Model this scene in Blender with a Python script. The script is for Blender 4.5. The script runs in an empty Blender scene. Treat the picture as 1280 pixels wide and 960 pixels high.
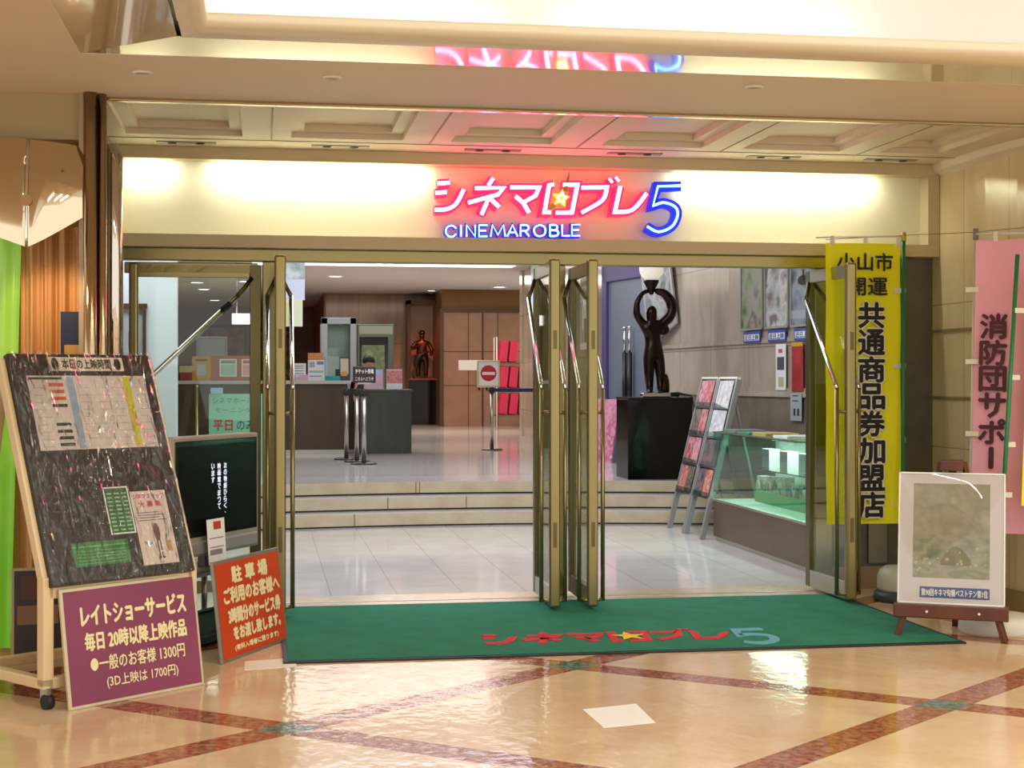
import bpy, bmesh, math, random
from mathutils import Vector, Matrix

random.seed(7)
SC = bpy.context.scene
COL = SC.collection
R = math.radians
PI = math.pi

# ------------------------------------------------------------------ camera, world, lights, exposure
cam = bpy.data.objects.new('camera', bpy.data.cameras.new('camera'))
COL.objects.link(cam)
cam.data.sensor_width = 36
cam.data.lens = 1900 / 1280 * 36
cam.data.shift_y = -5 / 1280
cam.location = (0, 0, 1.5)
cam.rotation_euler = (R(90), 0, -R(9.2666))
SC.camera = cam
w = bpy.data.worlds.new('hall_world')
SC.world = w
w.use_nodes = True
w.node_tree.nodes['Background'].inputs[0].default_value = (1, .955, .87, 1)
w.node_tree.nodes['Background'].inputs[1].default_value = 1.2
SC.view_settings.view_transform = 'Standard'
SC.view_settings.look = 'None'
SC.view_settings.gamma = 1
SC.view_settings.exposure = .33
SC.view_settings.use_curve_mapping = False


def srgb(h):
    h = h.lstrip('#')
    o = []
    for i in (0, 2, 4):
        c = int(h[i:i + 2], 16) / 255
        o.append(c / 12.92 if c <= .04045 else ((c + .055) / 1.055) ** 2.4)
    return (*o, 1)


def area(name, loc, rot, sx, sy, power, col='#ffffff', spread=180):
    l = bpy.data.lights.new(name, 'AREA')
    l.shape = 'RECTANGLE'
    l.size, l.size_y = sx, sy
    l.energy = power
    l.color = srgb(col)[:3]
    l.spread = R(spread)
    o = bpy.data.objects.new(name, l)
    COL.objects.link(o)
    o.location = loc
    o.rotation_euler = rot
    return o


def spot(name, loc, rot, power, col, angle=70, blend=.6, size=.05):
    l = bpy.data.lights.new(name, 'SPOT')
    l.energy = power
    l.color = srgb(col)[:3]
    l.spot_size = R(angle)
    l.spot_blend = blend
    l.shadow_soft_size = size
    o = bpy.data.objects.new(name, l)
    COL.objects.link(o)
    o.location = loc
    o.rotation_euler = rot
    return o


# hall lamps in the raised ceiling, cove tubes, lamps of the lobby, added partition light
for x in (.6, 2.6, 4.6, 6.6):
    area('hall_lamp_light', (x, 2.2, 4.9), (0, 0, 0), .12, 6.4, 85, '#fff6ea')
for x in (.35, 2.2, 5.5):
    area('cove_tube_light', (x, 7.25, 3.17), (R(180 - 25), 0, 0), 1.5, .06, 3, '#fffdf2')
for x0, x1, p in ((-.9, -.62, 1.6), (-.33, 1.08, 8), (2.88, 4.33, 8)):
    area('sign_cove_tube_light', ((x0 + x1) / 2, 10.345, 2.955), (R(28), 0, 0), x1 - x0, .03, p, '#fdfff0')
area('lobby_light', (2.2, 12.8, 3.6), (0, 0, 0), 3.5, 2.2, 110, '#f2f4ff')
area('lobby_light', (2.0, 18.2, 3.6), (0, 0, 0), 4.5, 3.0, 120, '#f4f4ff')
area('lobby_light', (1.2, 24.6, 3.6), (0, 0, 0), 5.0, 2.5, 130, '#fff0e4')
area('lobby_light', (3.4, 31.5, 3.6), (0, 0, 0), 4.0, 2.5, 150, '#ffe2d0')
area('lobby_light', (-2.2, 31.0, 3.6), (0, 0, 0), 4.0, 4, 70, '#ffe9d2')
area('lobby_light', (-1.0, 11.6, 3.6), (0, 0, 0), 1.5, .8, 45, '#eef2ff')  # added light to brighten the white partition, no fitting seen here
spot('niche_spot_light', (3.8, 35.6, 3.5), (R(28), 0, 0), 90, '#ff8a5c', 80)
spot('niche_spot_light', (-.9, 41.0, 3.5), (R(28), 0, 0), 90, '#ff7a40', 90)
area('display_case_light', (4.5, 12.4, .985), (0, R(0), 0), .12, 2.4, 20, '#e4fff4')
spot('booth_spot_light', (-1.15, 8.25, 2.1), (R(50), R(-5), 0), 9, '#ffd4a0', 95)


# ------------------------------------------------------------------ materials
MATS = {}


def mat(name, hexc, rough=.5, metal=0., emit=None, es=0., coat=0., bump=None, var=None, spec=None, stretch=None, alpha=None):
    if name in MATS:
        return MATS[name]
    m = bpy.data.materials.new(name)
    m.use_nodes = True
    nt = m.node_tree
    b = nt.nodes['Principled BSDF']
    b.inputs['Base Color'].default_value = srgb(hexc)
    b.inputs['Roughness'].default_value = rough
    b.inputs['Metallic'].default_value = metal
    b.inputs['Coat Weight'].default_value = coat
    b.inputs['Coat Roughness'].default_value = .05
    if spec is not None:
        b.inputs['Specular IOR Level'].default_value = spec
    if emit:
        b.inputs['Emission Color'].default_value = srgb(emit)
        b.inputs['Emission Strength'].default_value = es
    tc = None
    if bump or var:
        tc = nt.nodes.new('ShaderNodeTexCoord')
        mp = nt.nodes.new('ShaderNodeMapping')
        if stretch:
            mp.inputs['Scale'].default_value = stretch
        nt.links.new(tc.outputs['Object'], mp.inputs['Vector'])
    if var:
        n = nt.nodes.new('ShaderNodeTexNoise')
        n.inputs['Scale'].default_value = var[0]
        n.inputs['Detail'].default_value = 5
        nt.links.new(mp.outputs[0], n.inputs['Vector'])
        r = nt.nodes.new('ShaderNodeValToRGB')
        c = srgb(hexc)
        c2 = srgb(var[1])
        r.color_ramp.elements[0].position = .35
        r.color_ramp.elements[1].position = .68
        r.color_ramp.elements[0].color = c
        r.color_ramp.elements[1].color = c2
        nt.links.new(n.outputs['Fac'], r.inputs['Fac'])
        nt.links.new(r.outputs['Color'], b.inputs['Base Color'])
    if bump:
        n = nt.nodes.new('ShaderNodeTexNoise')
        n.inputs['Scale'].default_value = bump[0]
        n.inputs['Detail'].default_value = 3
        nt.links.new(mp.outputs[0], n.inputs['Vector'])
        bp = nt.nodes.new('ShaderNodeBump')
        bp.inputs['Strength'].default_value = bump[1]
        bp.inputs['Distance'].default_value = .02
        nt.links.new(n.outputs['Fac'], bp.inputs['Height'])
        nt.links.new(bp.outputs['Normal'], b.inputs['Normal'])
    MATS[name] = m
    return m


def glassy(name, tint='#ffffff', refl=.08, rough=.02, bump=None, gain=1.0, det=4):
    """thin pane: transparent with a Fresnel gloss"""
    if name in MATS:
        return MATS[name]
    m = bpy.data.materials.new(name)
    m.use_nodes = True
    nt = m.node_tree
    nt.nodes.remove(nt.nodes['Principled BSDF'])
    out = nt.nodes['Material Output']
    t = nt.nodes.new('ShaderNodeBsdfTransparent')
    t.inputs[0].default_value = srgb(tint)
    g = nt.nodes.new('ShaderNodeBsdfGlossy')
    g.inputs['Roughness'].default_value = rough
    lw = nt.nodes.new('ShaderNodeLayerWeight')
    lw.inputs['Blend'].default_value = .5
    pw = nt.nodes.new('ShaderNodeMath')
    pw.operation = 'POWER'
    pw.inputs[1].default_value = 5
    nt.links.new(lw.outputs['Facing'], pw.inputs[0])
    ma = nt.nodes.new('ShaderNodeMath')
    ma.operation = 'MULTIPLY_ADD'
    ma.inputs[1].default_value = gain
    ma.inputs[2].default_value = refl
    ma.use_clamp = True
    nt.links.new(pw.outputs[0], ma.inputs[0])
    mx = nt.nodes.new('ShaderNodeMixShader')
    nt.links.new(ma.outputs[0], mx.inputs[0])
    nt.links.new(t.outputs[0], mx.inputs[1])
    nt.links.new(g.outputs[0], mx.inputs[2])
    nt.links.new(mx.outputs[0], out.inputs['Surface'])
    if bump:
        tc = nt.nodes.new('ShaderNodeTexCoord')
        mp = nt.nodes.new('ShaderNodeMapping')
        mp.inputs['Scale'].default_value = bump[2]
        nt.links.new(tc.outputs['Object'], mp.inputs['Vector'])
        n = nt.nodes.new('ShaderNodeTexNoise')
        n.inputs['Scale'].default_value = bump[0]
        n.inputs['Detail'].default_value = det
        n.inputs['Distortion'].default_value = .6
        nt.links.new(mp.outputs[0], n.inputs['Vector'])
        bp = nt.nodes.new('ShaderNodeBump')
        bp.inputs['Strength'].default_value = bump[1]
        bp.inputs['Distance'].default_value = .08
        nt.links.new(n.outputs['Fac'], bp.inputs['Height'])
        nt.links.new(bp.outputs['Normal'], g.inputs['Normal'])
        nt.links.new(bp.outputs['Normal'], lw.inputs['Normal'])
    MATS[name] = m
    return m


def tiles(name, base, vein, size, mortar, axis='z', rough=.12, ms=.006, vs=3., offset=0., contrast=(.35, .7), stretch=(1, 1, 1), bump=0.):
    """polished stone slabs with joints; axis = the axis the surface faces"""
    if name in MATS:
        return MATS[name]
    m = bpy.data.materials.new(name)
    m.use_nodes = True
    nt = m.node_tree
    b = nt.nodes['Principled BSDF']
    b.inputs['Roughness'].default_value = rough
    tc = nt.nodes.new('ShaderNodeTexCoord')
    sp = nt.nodes.new('ShaderNodeSeparateXYZ')
    nt.links.new(tc.outputs['Object'], sp.inputs[0])
    cb = nt.nodes.new('ShaderNodeCombineXYZ')
    a = {'z': ('X', 'Y'), 'x': ('Y', 'Z'), 'y': ('X', 'Z')}[axis]
    nt.links.new(sp.outputs[a[0]], cb.inputs[0])
    nt.links.new(sp.outputs[a[1]], cb.inputs[1])
    br = nt.nodes.new('ShaderNodeTexBrick')
    br.offset = offset
    br.inputs['Scale'].default_value = 1
    br.inputs['Brick Width'].default_value = size[0]
    br.inputs['Row Height'].default_value = size[1]
    br.inputs['Mortar Size'].default_value = ms
    br.inputs['Mortar'].default_value = srgb(mortar)
    nt.links.new(cb.outputs[0], br.inputs['Vector'])
    mp = nt.nodes.new('ShaderNodeMapping')
    mp.inputs['Scale'].default_value = stretch
    nt.links.new(tc.outputs['Object'], mp.inputs['Vector'])
    n = nt.nodes.new('ShaderNodeTexNoise')
    n.inputs['Scale'].default_value = vs
    n.inputs['Detail'].default_value = 7
    n.inputs['Roughness'].default_value = .6
    n.inputs['Distortion'].default_value = .7
    nt.links.new(mp.outputs[0], n.inputs['Vector'])
    r = nt.nodes.new('ShaderNodeValToRGB')
    r.color_ramp.elements[0].position = contrast[0]
    r.color_ramp.elements[1].position = contrast[1]
    r.color_ramp.elements[0].color = srgb(base)
    r.color_ramp.elements[1].color = srgb(vein)
    nt.links.new(n.outputs['Fac'], r.inputs['Fac'])
    nt.links.new(r.outputs['Color'], br.inputs['Color1'])
    nt.links.new(r.outputs['Color'], br.inputs['Color2'])
    nt.links.new(br.outputs['Color'], b.inputs['Base Color'])
    if bump:
        bn = nt.nodes.new('ShaderNodeTexNoise')
        bn.inputs['Scale'].default_value = 5
        nt.links.new(tc.outputs['Object'], bn.inputs['Vector'])
        bp = nt.nodes.new('ShaderNodeBump')
        bp.inputs['Strength'].default_value = bump
        bp.inputs['Distance'].default_value = .02
        nt.links.new(bn.outputs['Fac'], bp.inputs['Height'])
        nt.links.new(bp.outputs['Normal'], b.inputs['Normal'])
    MATS[name] = m
    return m


def printed(name, cols, scale=4., rough=.4, coords='Object', detail=3, stretch=(1, 1, 1)):
    """a printed picture: blotches of several colours"""
    if name in MATS:
        return MATS[name]
    m = bpy.data.materials.new(name)
    m.use_nodes = True
    nt = m.node_tree
    b = nt.nodes['Principled BSDF']
    b.inputs['Roughness'].default_value = rough
    tc = nt.nodes.new('ShaderNodeTexCoord')
    mp = nt.nodes.new('ShaderNodeMapping')
    mp.inputs['Scale'].default_value = stretch
    mp.inputs['Location'].default_value = (random.random() * 9, random.random() * 9, random.random() * 9)
    nt.links.new(tc.outputs[coords], mp.inputs['Vector'])
    n = nt.nodes.new('ShaderNodeTexNoise')
    n.inputs['Scale'].default_value = scale
    n.inputs['Detail'].default_value = detail
    nt.links.new(mp.outputs[0], n.inputs['Vector'])
    r = nt.nodes.new('ShaderNodeValToRGB')
    cr = r.color_ramp
    k = len(cols)
    while len(cr.elements) < k:
        cr.elements.new(.5)
    for i, c in enumerate(cols):
        cr.elements[i].position = .3 + .4 * i / (k - 1)
        cr.elements[i].color = srgb(c)
    nt.links.new(n.outputs['Fac'], r.inputs['Fac'])
    nt.links.new(r.outputs['Color'], b.inputs['Base Color'])
    MATS[name] = m
    return m


def hall_floor_mat():
    """peach stone with a lattice of brown granite bands and green squares at the crossings"""
    m = bpy.data.materials.new('peach_stone_floor')
    m.use_nodes = True
    nt = m.node_tree
    N, L = nt.nodes.new, nt.links.new
    b = nt.nodes['Principled BSDF']
    tc = N('ShaderNodeTexCoord')
    sp = N('ShaderNodeSeparateXYZ')
    L(tc.outputs['Object'], sp.inputs[0])

    def M(op, a, bb=None, c=None):
        n = N('ShaderNodeMath')
        n.operation = op
        for i, v in enumerate((a, bb, c)):
            if v is None:
                continue
            if isinstance(v, (int, float)):
                n.inputs[i].default_value = v
            else:
                L(v, n.inputs[i])
        return n.outputs[0]
    x = M('MULTIPLY_ADD', sp.outputs['X'], 1 / 1.5, -.1 / 1.5)
    y = M('MULTIPLY_ADD', sp.outputs['Y'], 1 / 1.22, -6.61 / 1.22)

    def band(v):
        t = M('PINGPONG', v, 1.0)
        return M('LESS_THAN', t, .098)
    a = band(M('ADD', x, y))
    c = band(M('SUBTRACT', x, y))
    anyb = M('MAXIMUM', a, c)
    both = M('MULTIPLY', a, c)

    def ramp(scale, detail, c0, c1, p0=.35, p1=.65):
        n = N('ShaderNodeTexNoise')
        n.inputs['Scale'].default_value = scale
        n.inputs['Detail'].default_value = detail
        L(tc.outputs['Object'], n.inputs['Vector'])
        r = N('ShaderNodeValToRGB')
        r.color_ramp.elements[0].position = p0
        r.color_ramp.elements[1].position = p1
        r.color_ramp.elements[0].color = srgb(c0)
        r.color_ramp.elements[1].color = srgb(c1)
        L(n.outputs['Fac'], r.inputs['Fac'])
        return r.outputs['Color']
    base = ramp(2.2, 6, '#d2b18a', '#dcc3a0')
    gran = ramp(26, 4, '#86472c', '#ad7150', .38, .62)
    teal = ramp(26, 4, '#3f5a50', '#708a7c', .38, .62)

    def mix(f, c0, c1):
        n = N('ShaderNodeMix')
        n.data_type = 'RGBA'
        L(f, n.inputs[0])
        L(c0, n.inputs[6])
        L(c1, n.inputs[7])
        return n.outputs[2]
    L(mix(both, mix(anyb, base, gran), teal), b.inputs['Base Color'])
    b.inputs['Roughness'].default_value = .11
    b.inputs['Specular IOR Level'].default_value = .36
    mp = N('ShaderNodeMapping')
    mp.inputs['Scale'].default_value = (2.2, 1.4, 1)
    L(tc.outputs['Object'], mp.inputs['Vector'])
    n = N('ShaderNodeTexNoise')
    n.inputs['Scale'].default_value = 6
    n.inputs['Detail'].default_value = 2
    L(mp.outputs[0], n.inputs['Vector'])
    bp = N('ShaderNodeBump')
    bp.inputs['Strength'].default_value = .11
    bp.inputs['Distance'].default_value = .02
    L(n.outputs['Fac'], bp.inputs['Height'])
    L(bp.outputs['Normal'], b.inputs['Normal'])
    return m


CREAM_CEIL = mat('cream_ceiling_paint', '#dccfb6', .55)
BAND_CEIL = mat('beige_ceiling_paint', '#dacab0', .6)
GLOSS_CEIL = mat('glossy_ceiling_lacquer', '#cdbb9d', .14, coat=1.)
WHITE_PAINT = mat('white_paint', '#dcdad3', .6)
PANEL = mat('sign_panel_cream', '#e3ddbf', .45)
FRAME = mat('panel_frame_beige', '#c9b994', .4)
BRONZE = mat('bronze_metal', '#978a5c', .28, .8)
BRONZE_D = mat('dark_bronze_metal', '#6a6140', .32, .8)
CHROME = mat('chrome', '#d8d8d4', .12, 1)
STEEL = mat('brushed_steel', '#b2b0a6', .3, .9)
SILVER = mat('silver_paint', '#b4b6b4', .35, .6)
BLACK = mat('black_plastic', '#131313', .4)
BLACK_G = mat('black_lacquer', '#0c0c0c', .12)
DARKBROWN = mat('dark_brown_wood', '#4a3724', .35, var=(6, '#5a4630'), stretch=(1, 1, .2))
GLASS = glassy('clear_glass', '#f4fbf6', .03)
GREENGLASS = glassy('greenish_glass', '#ecf8f2', .04)
CLEARPL = glassy('clear_acrylic', '#e8f4f4', .05)
PAPER = mat('white_paper', '#ecebe6', .6)
INK = mat('black_ink', '#16130f', .6)
WHITE_M = mat('white_enamel', '#e6e3d8', .4)
IVORY = mat('ivory_enamel', '#e2cba0', .35)
RUBBER = mat('black_rubber', '#1b1c1e', .6)
HALLFLOOR = hall_floor_mat()
LOBBYFLOOR = tiles('white_marble_floor', '#cfc9c4', '#dcd8d4', (.46, .92), '#aeaaa6', 'z', .09, .0035, 2.0)
UPFLOOR = tiles('white_marble_upper_floor', '#cdc8c4', '#d6d2cf', (.92, .92), '#bdb9b5', 'z', .1, .003, 2.0)
MARBLE_RX = tiles('cream_marble_wall', '#cdb98d', '#ddcda6', (.62, 1.02), '#a8956c', 'x', .08, .004, 3.2, stretch=(1, 1, .35))
MARBLE_IN = tiles('beige_marble_wall', '#a99a88', '#bdb0a0', (1.1, .92), '#8b7c6b', 'x', .14, .006, 3.0, stretch=(1, 1, .35))
MARBLE_INY = tiles('beige_marble_pier', '#b3a58e', '#c4b79f', (.9, .92), '#8b7c6b', 'y', .14, .006, 3.0, stretch=(1, 1, .35))
MARBLE_BACK = tiles('brown_marble_wall', '#80684e', '#9a805f', (1.15, 1.2), '#66523d', 'y', .12, .006, 2.2, stretch=(1, 1, .3))


# ------------------------------------------------------------------ mesh helpers
class MB:
    def __init__(s, M=None):
        s.bm = bmesh.new()
        s.M = M or Matrix()

    def v(s, co):
        return s.bm.verts.new(s.M @ Vector(co))

    def f(s, vs, mi=0, sm=False):
        try:
            fc = s.bm.faces.new(vs)
            fc.material_index = mi
            fc.smooth = sm
            return fc
        except ValueError:
            return None

    def box(s, x0, x1, y0, y1, z0, z1, mi=0):
        a = [s.v(c) for c in ((x0, y0, z0), (x1, y0, z0), (x1, y1, z0), (x0, y1, z0), (x0, y0, z1), (x1, y0, z1), (x1, y1, z1), (x0, y1, z1))]
        for q in ((3, 2, 1, 0), (4, 5, 6, 7), (0, 1, 5, 4), (1, 2, 6, 5), (2, 3, 7, 6), (3, 0, 4, 7)):
            s.f([a[i] for i in q], mi)
        return s

    def bar(s, p0, p1, wx, wy, mi=0, up=(0, 0, 1)):
        """a square bar between two points"""
        p0, p1 = Vector(p0), Vector(p1)
        d = (p1 - p0).normalized()
        u = Vector(up)
        if abs(d.dot(u)) > .98:
            u = Vector((0, 1, 0))
        a = d.cross(u).normalized()
        b = a.cross(d).normalized()
        vs = []
        for p in (p0, p1):
            for sx, sy in ((-1, -1), (1, -1), (1, 1), (-1, 1)):
                vs.append(s.v(p + a * sx * wx / 2 + b * sy * wy / 2))
        for q in ((3, 2, 1, 0), (4, 5, 6, 7), (0, 1, 5, 4), (1, 2, 6, 5), (2, 3, 7, 6), (3, 0, 4, 7)):
            s.f([vs[i] for i in q], mi)
        return s

    def quad(s, a, b, c, d, mi=0):
        s.f([s.v(a), s.v(b), s.v(c), s.v(d)], mi)
        return s

    def rect(s, x0, x1, z0, z1, y=0., mi=0):
        return s.quad((x0, y, z0), (x1, y, z0), (x1, y, z1), (x0, y, z1), mi)

    def tube(s, pts, r, n=10, mi=0, cap=True):
        pts = [Vector(p) for p in pts]
        k = len(pts)
        rs = r if isinstance(r, (list, tuple)) else [r] * k
        rings = []
        d0 = (pts[1] - pts[0]).normalized()
        u = Vector((0, 0, 1)) if abs(d0.z) < .9 else Vector((0, 1, 0))
        a = d0.cross(u).normalized()
        for i, p in enumerate(pts):
            if i == 0:
                d = d0
            elif i == k - 1:
                d = (pts[i] - pts[i - 1]).normalized()
            else:
                d = ((pts[i] - pts[i - 1]).normalized() + (pts[i + 1] - pts[i]).normalized()).normalized()
            a = (a - d * a.dot(d)).normalized()
            b = d.cross(a)
            rings.append([s.v(p + (a * math.cos(t) + b * math.sin(t)) * rs[i]) for t in [2 * PI * j / n for j in range(n)]])
        for i in range(k - 1):
            for j in range(n):
                s.f([rings[i][j], rings[i][(j + 1) % n], rings[i + 1][(j + 1) % n], rings[i + 1][j]], mi, True)
        if cap:
            s.f(rings[0][::-1], mi)
            s.f(rings[-1], mi)
        return s

    def lathe(s, prof, c=(0, 0), n=28, mi=0, smooth=True):
        rings = []
        for r, z in prof:
            if r < 1e-5:
                rings.append([s.v((c[0], c[1], z))])
            else:
                rings.append([s.v((c[0] + r * math.cos(2 * PI * j / n), c[1] + r * math.sin(2 * PI * j / n), z)) for j in range(n)])
        for a, b in zip(rings, rings[1:]):
            for j in range(n):
                k = (j + 1) % n
                if len(a) == 1 and len(b) == 1:
                    continue
                if len(a) == 1:
                    s.f([a[0], b[k], b[j]], mi, smooth)
                elif len(b) == 1:
                    s.f([a[j], a[k], b[0]], mi, smooth)
                else:
                    s.f([a[j], a[k], b[k], b[j]], mi, smooth)
        if len(rings[0]) > 1:
            s.f(rings[0][::-1], mi)
        if len(rings[-1]) > 1:
            s.f(rings[-1], mi)
        return s

    def prism(s, poly, y0, y1, mi=0):
        """polygon in local xz, extruded in y"""
        a = [s.v((x, y0, z)) for x, z in poly]
        b = [s.v((x, y1, z)) for x, z in poly]
        s.f(a, mi)
        s.f(b[::-1], mi)
        k = len(poly)
        for i in range(k):
            j = (i + 1) % k
            s.f([a[j], a[i], b[i], b[j]], mi)
        return s

    def slab(s, poly, z0, z1, mi=0):
        a = [s.v((x, y, z0)) for x, y in poly]
        b = [s.v((x, y, z1)) for x, y in poly]
        s.f(a[::-1], mi)
        s.f(b, mi)
        k = len(poly)
        for i in range(k):
            j = (i + 1) % k
            s.f([a[i], a[j], b[j], b[i]], mi)
        return s

    def sheet(s, nu, nv, fn, mi=0, smooth=True):
        g = [[s.v(fn(i / nu, j / nv)) for j in range(nv + 1)] for i in range(nu + 1)]
        for i in range(nu):
            for j in range(nv):
                s.f([g[i][j], g[i + 1][j], g[i + 1][j + 1], g[i][j + 1]], mi, smooth)
        return s

    def disc(s, cx, cz, r, y, mi=0, n=24, rz=None):
        s.f([s.v((cx + r * math.cos(2 * PI * j / n), y, cz + (rz or r) * math.sin(2 * PI * j / n))) for j in range(n)], mi)
        return s

    def ribbon(s, pts, hw, fn, y0, y1, mi=0):
        """a flat stroke along 2-D points: fn(u, v, y) -> 3-D"""
        pts = [Vector(p) for p in pts]
        k = len(pts)
        lr = []
        for i in range(k):
            if i == 0:
                d = (pts[1] - pts[0]).normalized()
                m = 1
            elif i == k - 1:
                d = (pts[-1] - pts[-2]).normalized()
                m = 1
            else:
                d1 = (pts[i] - pts[i - 1]).normalized()
                d2 = (pts[i + 1] - pts[i]).normalized()
                d = (d1 + d2).normalized()
                m = min(1.6, 1 / max(.4, d.dot(d1)))
            nrm = Vector((-d.y, d.x)) * hw * m
            lr.append((pts[i] + nrm, pts[i] - nrm))
        F = [(s.v(fn(l.x, l.y, y0)), s.v(fn(r.x, r.y, y0)), s.v(fn(l.x, l.y, y1)), s.v(fn(r.x, r.y, y1))) for l, r in lr]
        for a, b in zip(F, F[1:]):
            s.f([a[0], a[1], b[1], b[0]], mi)
            s.f([a[3], a[2], b[2], b[3]], mi)
            s.f([a[2], a[0], b[0], b[2]], mi)
            s.f([a[1], a[3], b[3], b[1]], mi)
        a = F[0]
        s.f([a[0], a[2], a[3], a[1]], mi)
        a = F[-1]
        s.f([a[0], a[1], a[3], a[2]], mi)
        return s

    def build(s, name, mats, parent=None, bev=0., seg=2, label=None):
        if not isinstance(mats, (list, tuple)):
            mats = [mats]
        bmesh.ops.recalc_face_normals(s.bm, faces=[f for f in s.bm.faces if True]) if getattr(s, 'recalc', False) else None
        me = bpy.data.meshes.new(name)
        s.bm.to_mesh(me)
        s.bm.free()
        for m in mats:
            me.materials.append(m)
        o = bpy.data.objects.new(name, me)
        COL.objects.link(o)
        if parent:
            o.parent = parent
        if bev:
            md = o.modifiers.new('bevel', 'BEVEL')
            md.width = bev
            md.segments = seg
            md.limit_method = 'ANGLE'
            md.angle_limit = R(40)
        if label:
            o['label'] = label
        return o


def thing(name, label, cat, loc=(0, 0, 0), rz=0., group=None):
    o = bpy.data.objects.new(name, None)
    o.empty_display_size = .1
    COL.objects.link(o)
    o.location = loc
    o.rotation_euler = (0, 0, rz)
    o['label'] = label
    o['category'] = cat
    if group:
        o['group'] = group
    return o


def tag(o, label, cat, group=None, kind=None):
    o['label'] = label
    o['category'] = cat
    if group:
        o['group'] = group
    if kind:
        o['kind'] = kind
    return o


def struct(o):
    o['kind'] = 'structure'
    return o


def dup(root, loc, rz=0., label=None, group=None):
    r = root.copy()
    COL.objects.link(r)
    r.location = loc
    r.rotation_euler = (0, 0, rz)
    if label:
        r['label'] = label
    if group:
        r['group'] = group
    for ch in list(root.children):
        c = ch.copy()
        COL.objects.link(c)
        c.parent = r
        for g in list(ch.children):
            d = g.copy()
            COL.objects.link(d)
            d.parent = c
    return r


def lean(tilt, x=0, y=0, z=0):
    """local frame leaning back by tilt: x right, y back, z up the board"""
    return Matrix.Translation((x, y, z)) @ Matrix.Rotation(-tilt, 4, 'X')


_TX = {}


def txt(s, M, cx, cz, w, h, m, parent=None, name='lettering', bold=0., eps=.0015, flat=False, backing=None):
    """flat lettering fitted into a w x h box centred at (cx, cz) of frame M"""
    if s not in _TX:
        c = bpy.data.curves.new('lettering', 'FONT')
        c.body = s
        c.resolution_u = 2
        o = bpy.data.objects.new('lettering', c)
        COL.objects.link(o)
        dg = bpy.context.evaluated_depsgraph_get()
        me = bpy.data.meshes.new_from_object(o.evaluated_get(dg))
        vs = [tuple(v.co) for v in me.vertices]
        fs = [tuple(p.vertices) for p in me.polygons]
        bpy.data.objects.remove(o)
        bpy.data.curves.remove(c)
        bpy.data.meshes.remove(me)
        _TX[s] = (vs, fs)
    vs, fs = _TX[s]
    x0, x1 = min(v[0] for v in vs), max(v[0] for v in vs)
    y0, y1 = min(v[1] for v in vs), max(v[1] for v in vs)
    sx, sy = w / (x1 - x0), h / max(1e-4, y1 - y0)
    V, Fc = [], []
    offs = [(0, 0)]
    if bold:
        offs = [(-bold, 0), (bold, 0), (0, bold), (0, -bold)]
    for k, (ox, oy) in enumerate(offs):
        b = len(V)
        for v in vs:
            x = (v[0] - (x0 + x1) / 2) * sx + cx + ox
            z = (v[1] - (y0 + y1) / 2) * sy + cz + oy
            e = eps + k * .00015
            V.append(M @ Vector((x, z, e) if flat else (x, -e, z)))
        Fc += [tuple(i + b for i in f) for f in fs]
    me = bpy.data.meshes.new(name)
    me.from_pydata(V, [], Fc)
    me.materials.append(m)
    o = bpy.data.objects.new(name, me)
    COL.objects.link(o)
    if parent:
        o.parent = parent
    return o


def vtext(s, M, cx, ztop, size, pitch, m, parent, bold=0., eps=.0015, name='lettering', wide=1.):
    """vertical writing, one part"""
    objs = []
    for i, ch in enumerate(s):
        w_, h_ = size * wide, size
        if ch == 'ー':
            ch = '|'
            w_, h_ = size * .13, size * .85
        if ch in '、。':
            w_, h_ = size * .25, size * .25
        objs.append(txt(ch, M, cx, ztop - size / 2 - i * pitch, w_, h_, m, parent, name, bold, eps))
    return objs


def curve(pts, n=6):
    """Catmull-Rom through 2-D or 3-D points"""
    P = [Vector(p) for p in pts]
    out = []
    for i in range(len(P) - 1):
        p0 = P[max(i - 1, 0)]
        p1, p2 = P[i], P[i + 1]
        p3 = P[min(i + 2, len(P) - 1)]
        for k in range(n):
            t = k / n
            out.append(.5 * ((2 * p1) + (p2 - p0) * t + (2 * p0 - 5 * p1 + 4 * p2 - p3) * t * t + (3 * p1 - p0 - 3 * p2 + p3) * t ** 3))
    out.append(P[-1])
    return out


def skin(name, verts, edges, radii, m, parent=None, sub=2, label=None):
    me = bpy.data.meshes.new(name)
    me.from_pydata([Vector(v) for v in verts], edges, [])
    o = bpy.data.objects.new(name, me)
    COL.objects.link(o)
    md = o.modifiers.new('skin', 'SKIN')
    md.use_smooth_shade = True
    for i, sv in enumerate(me.skin_vertices[0].data):
        r = radii[i]
        sv.radius = r if isinstance(r, tuple) else (r, r)
        sv.use_root = (i == 0)
    s2 = o.modifiers.new('subdivision', 'SUBSURF')
    s2.levels = sub
    s2.render_levels = sub
    me.materials.append(m)
    if parent:
        o.parent = parent
    if label:
        o['label'] = label
    return o


# ================================================================== SETTING
# ---- floors
b = MB()
b.slab([(-7, -4), (9, -4), (9, 10.12), (-7, 10.12)], -.1, 0)
struct(b.build('floor', HALLFLOOR))
b = MB()
b.slab([(-7, 10.12), (9, 10.12), (9, 10.62), (-7, 10.62)], -.1, 0)
b.box(-.9, 3.9, 10.30, 10.33, 0, .003, 1)
struct(b.build('trim_1', [mat('threshold_stone', '#cdb79a', .18, var=(9, '#d9c6ab')), STEEL]))
b = MB()
b.slab([(-7, 10.62), (9, 10.62), (9, 17), (-7, 17)], -.1, -.0005)
struct(b.build('floor_lobby', LOBBYFLOOR))


def arc_y(x, y):
    return y - .055 * (x - 2.05) ** 2


def step_edge(y):
    xs = [-2.2 + 7.8 * i / 30 for i in range(31)]
    return [(x, arc_y(x, y)) for x in xs]


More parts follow.
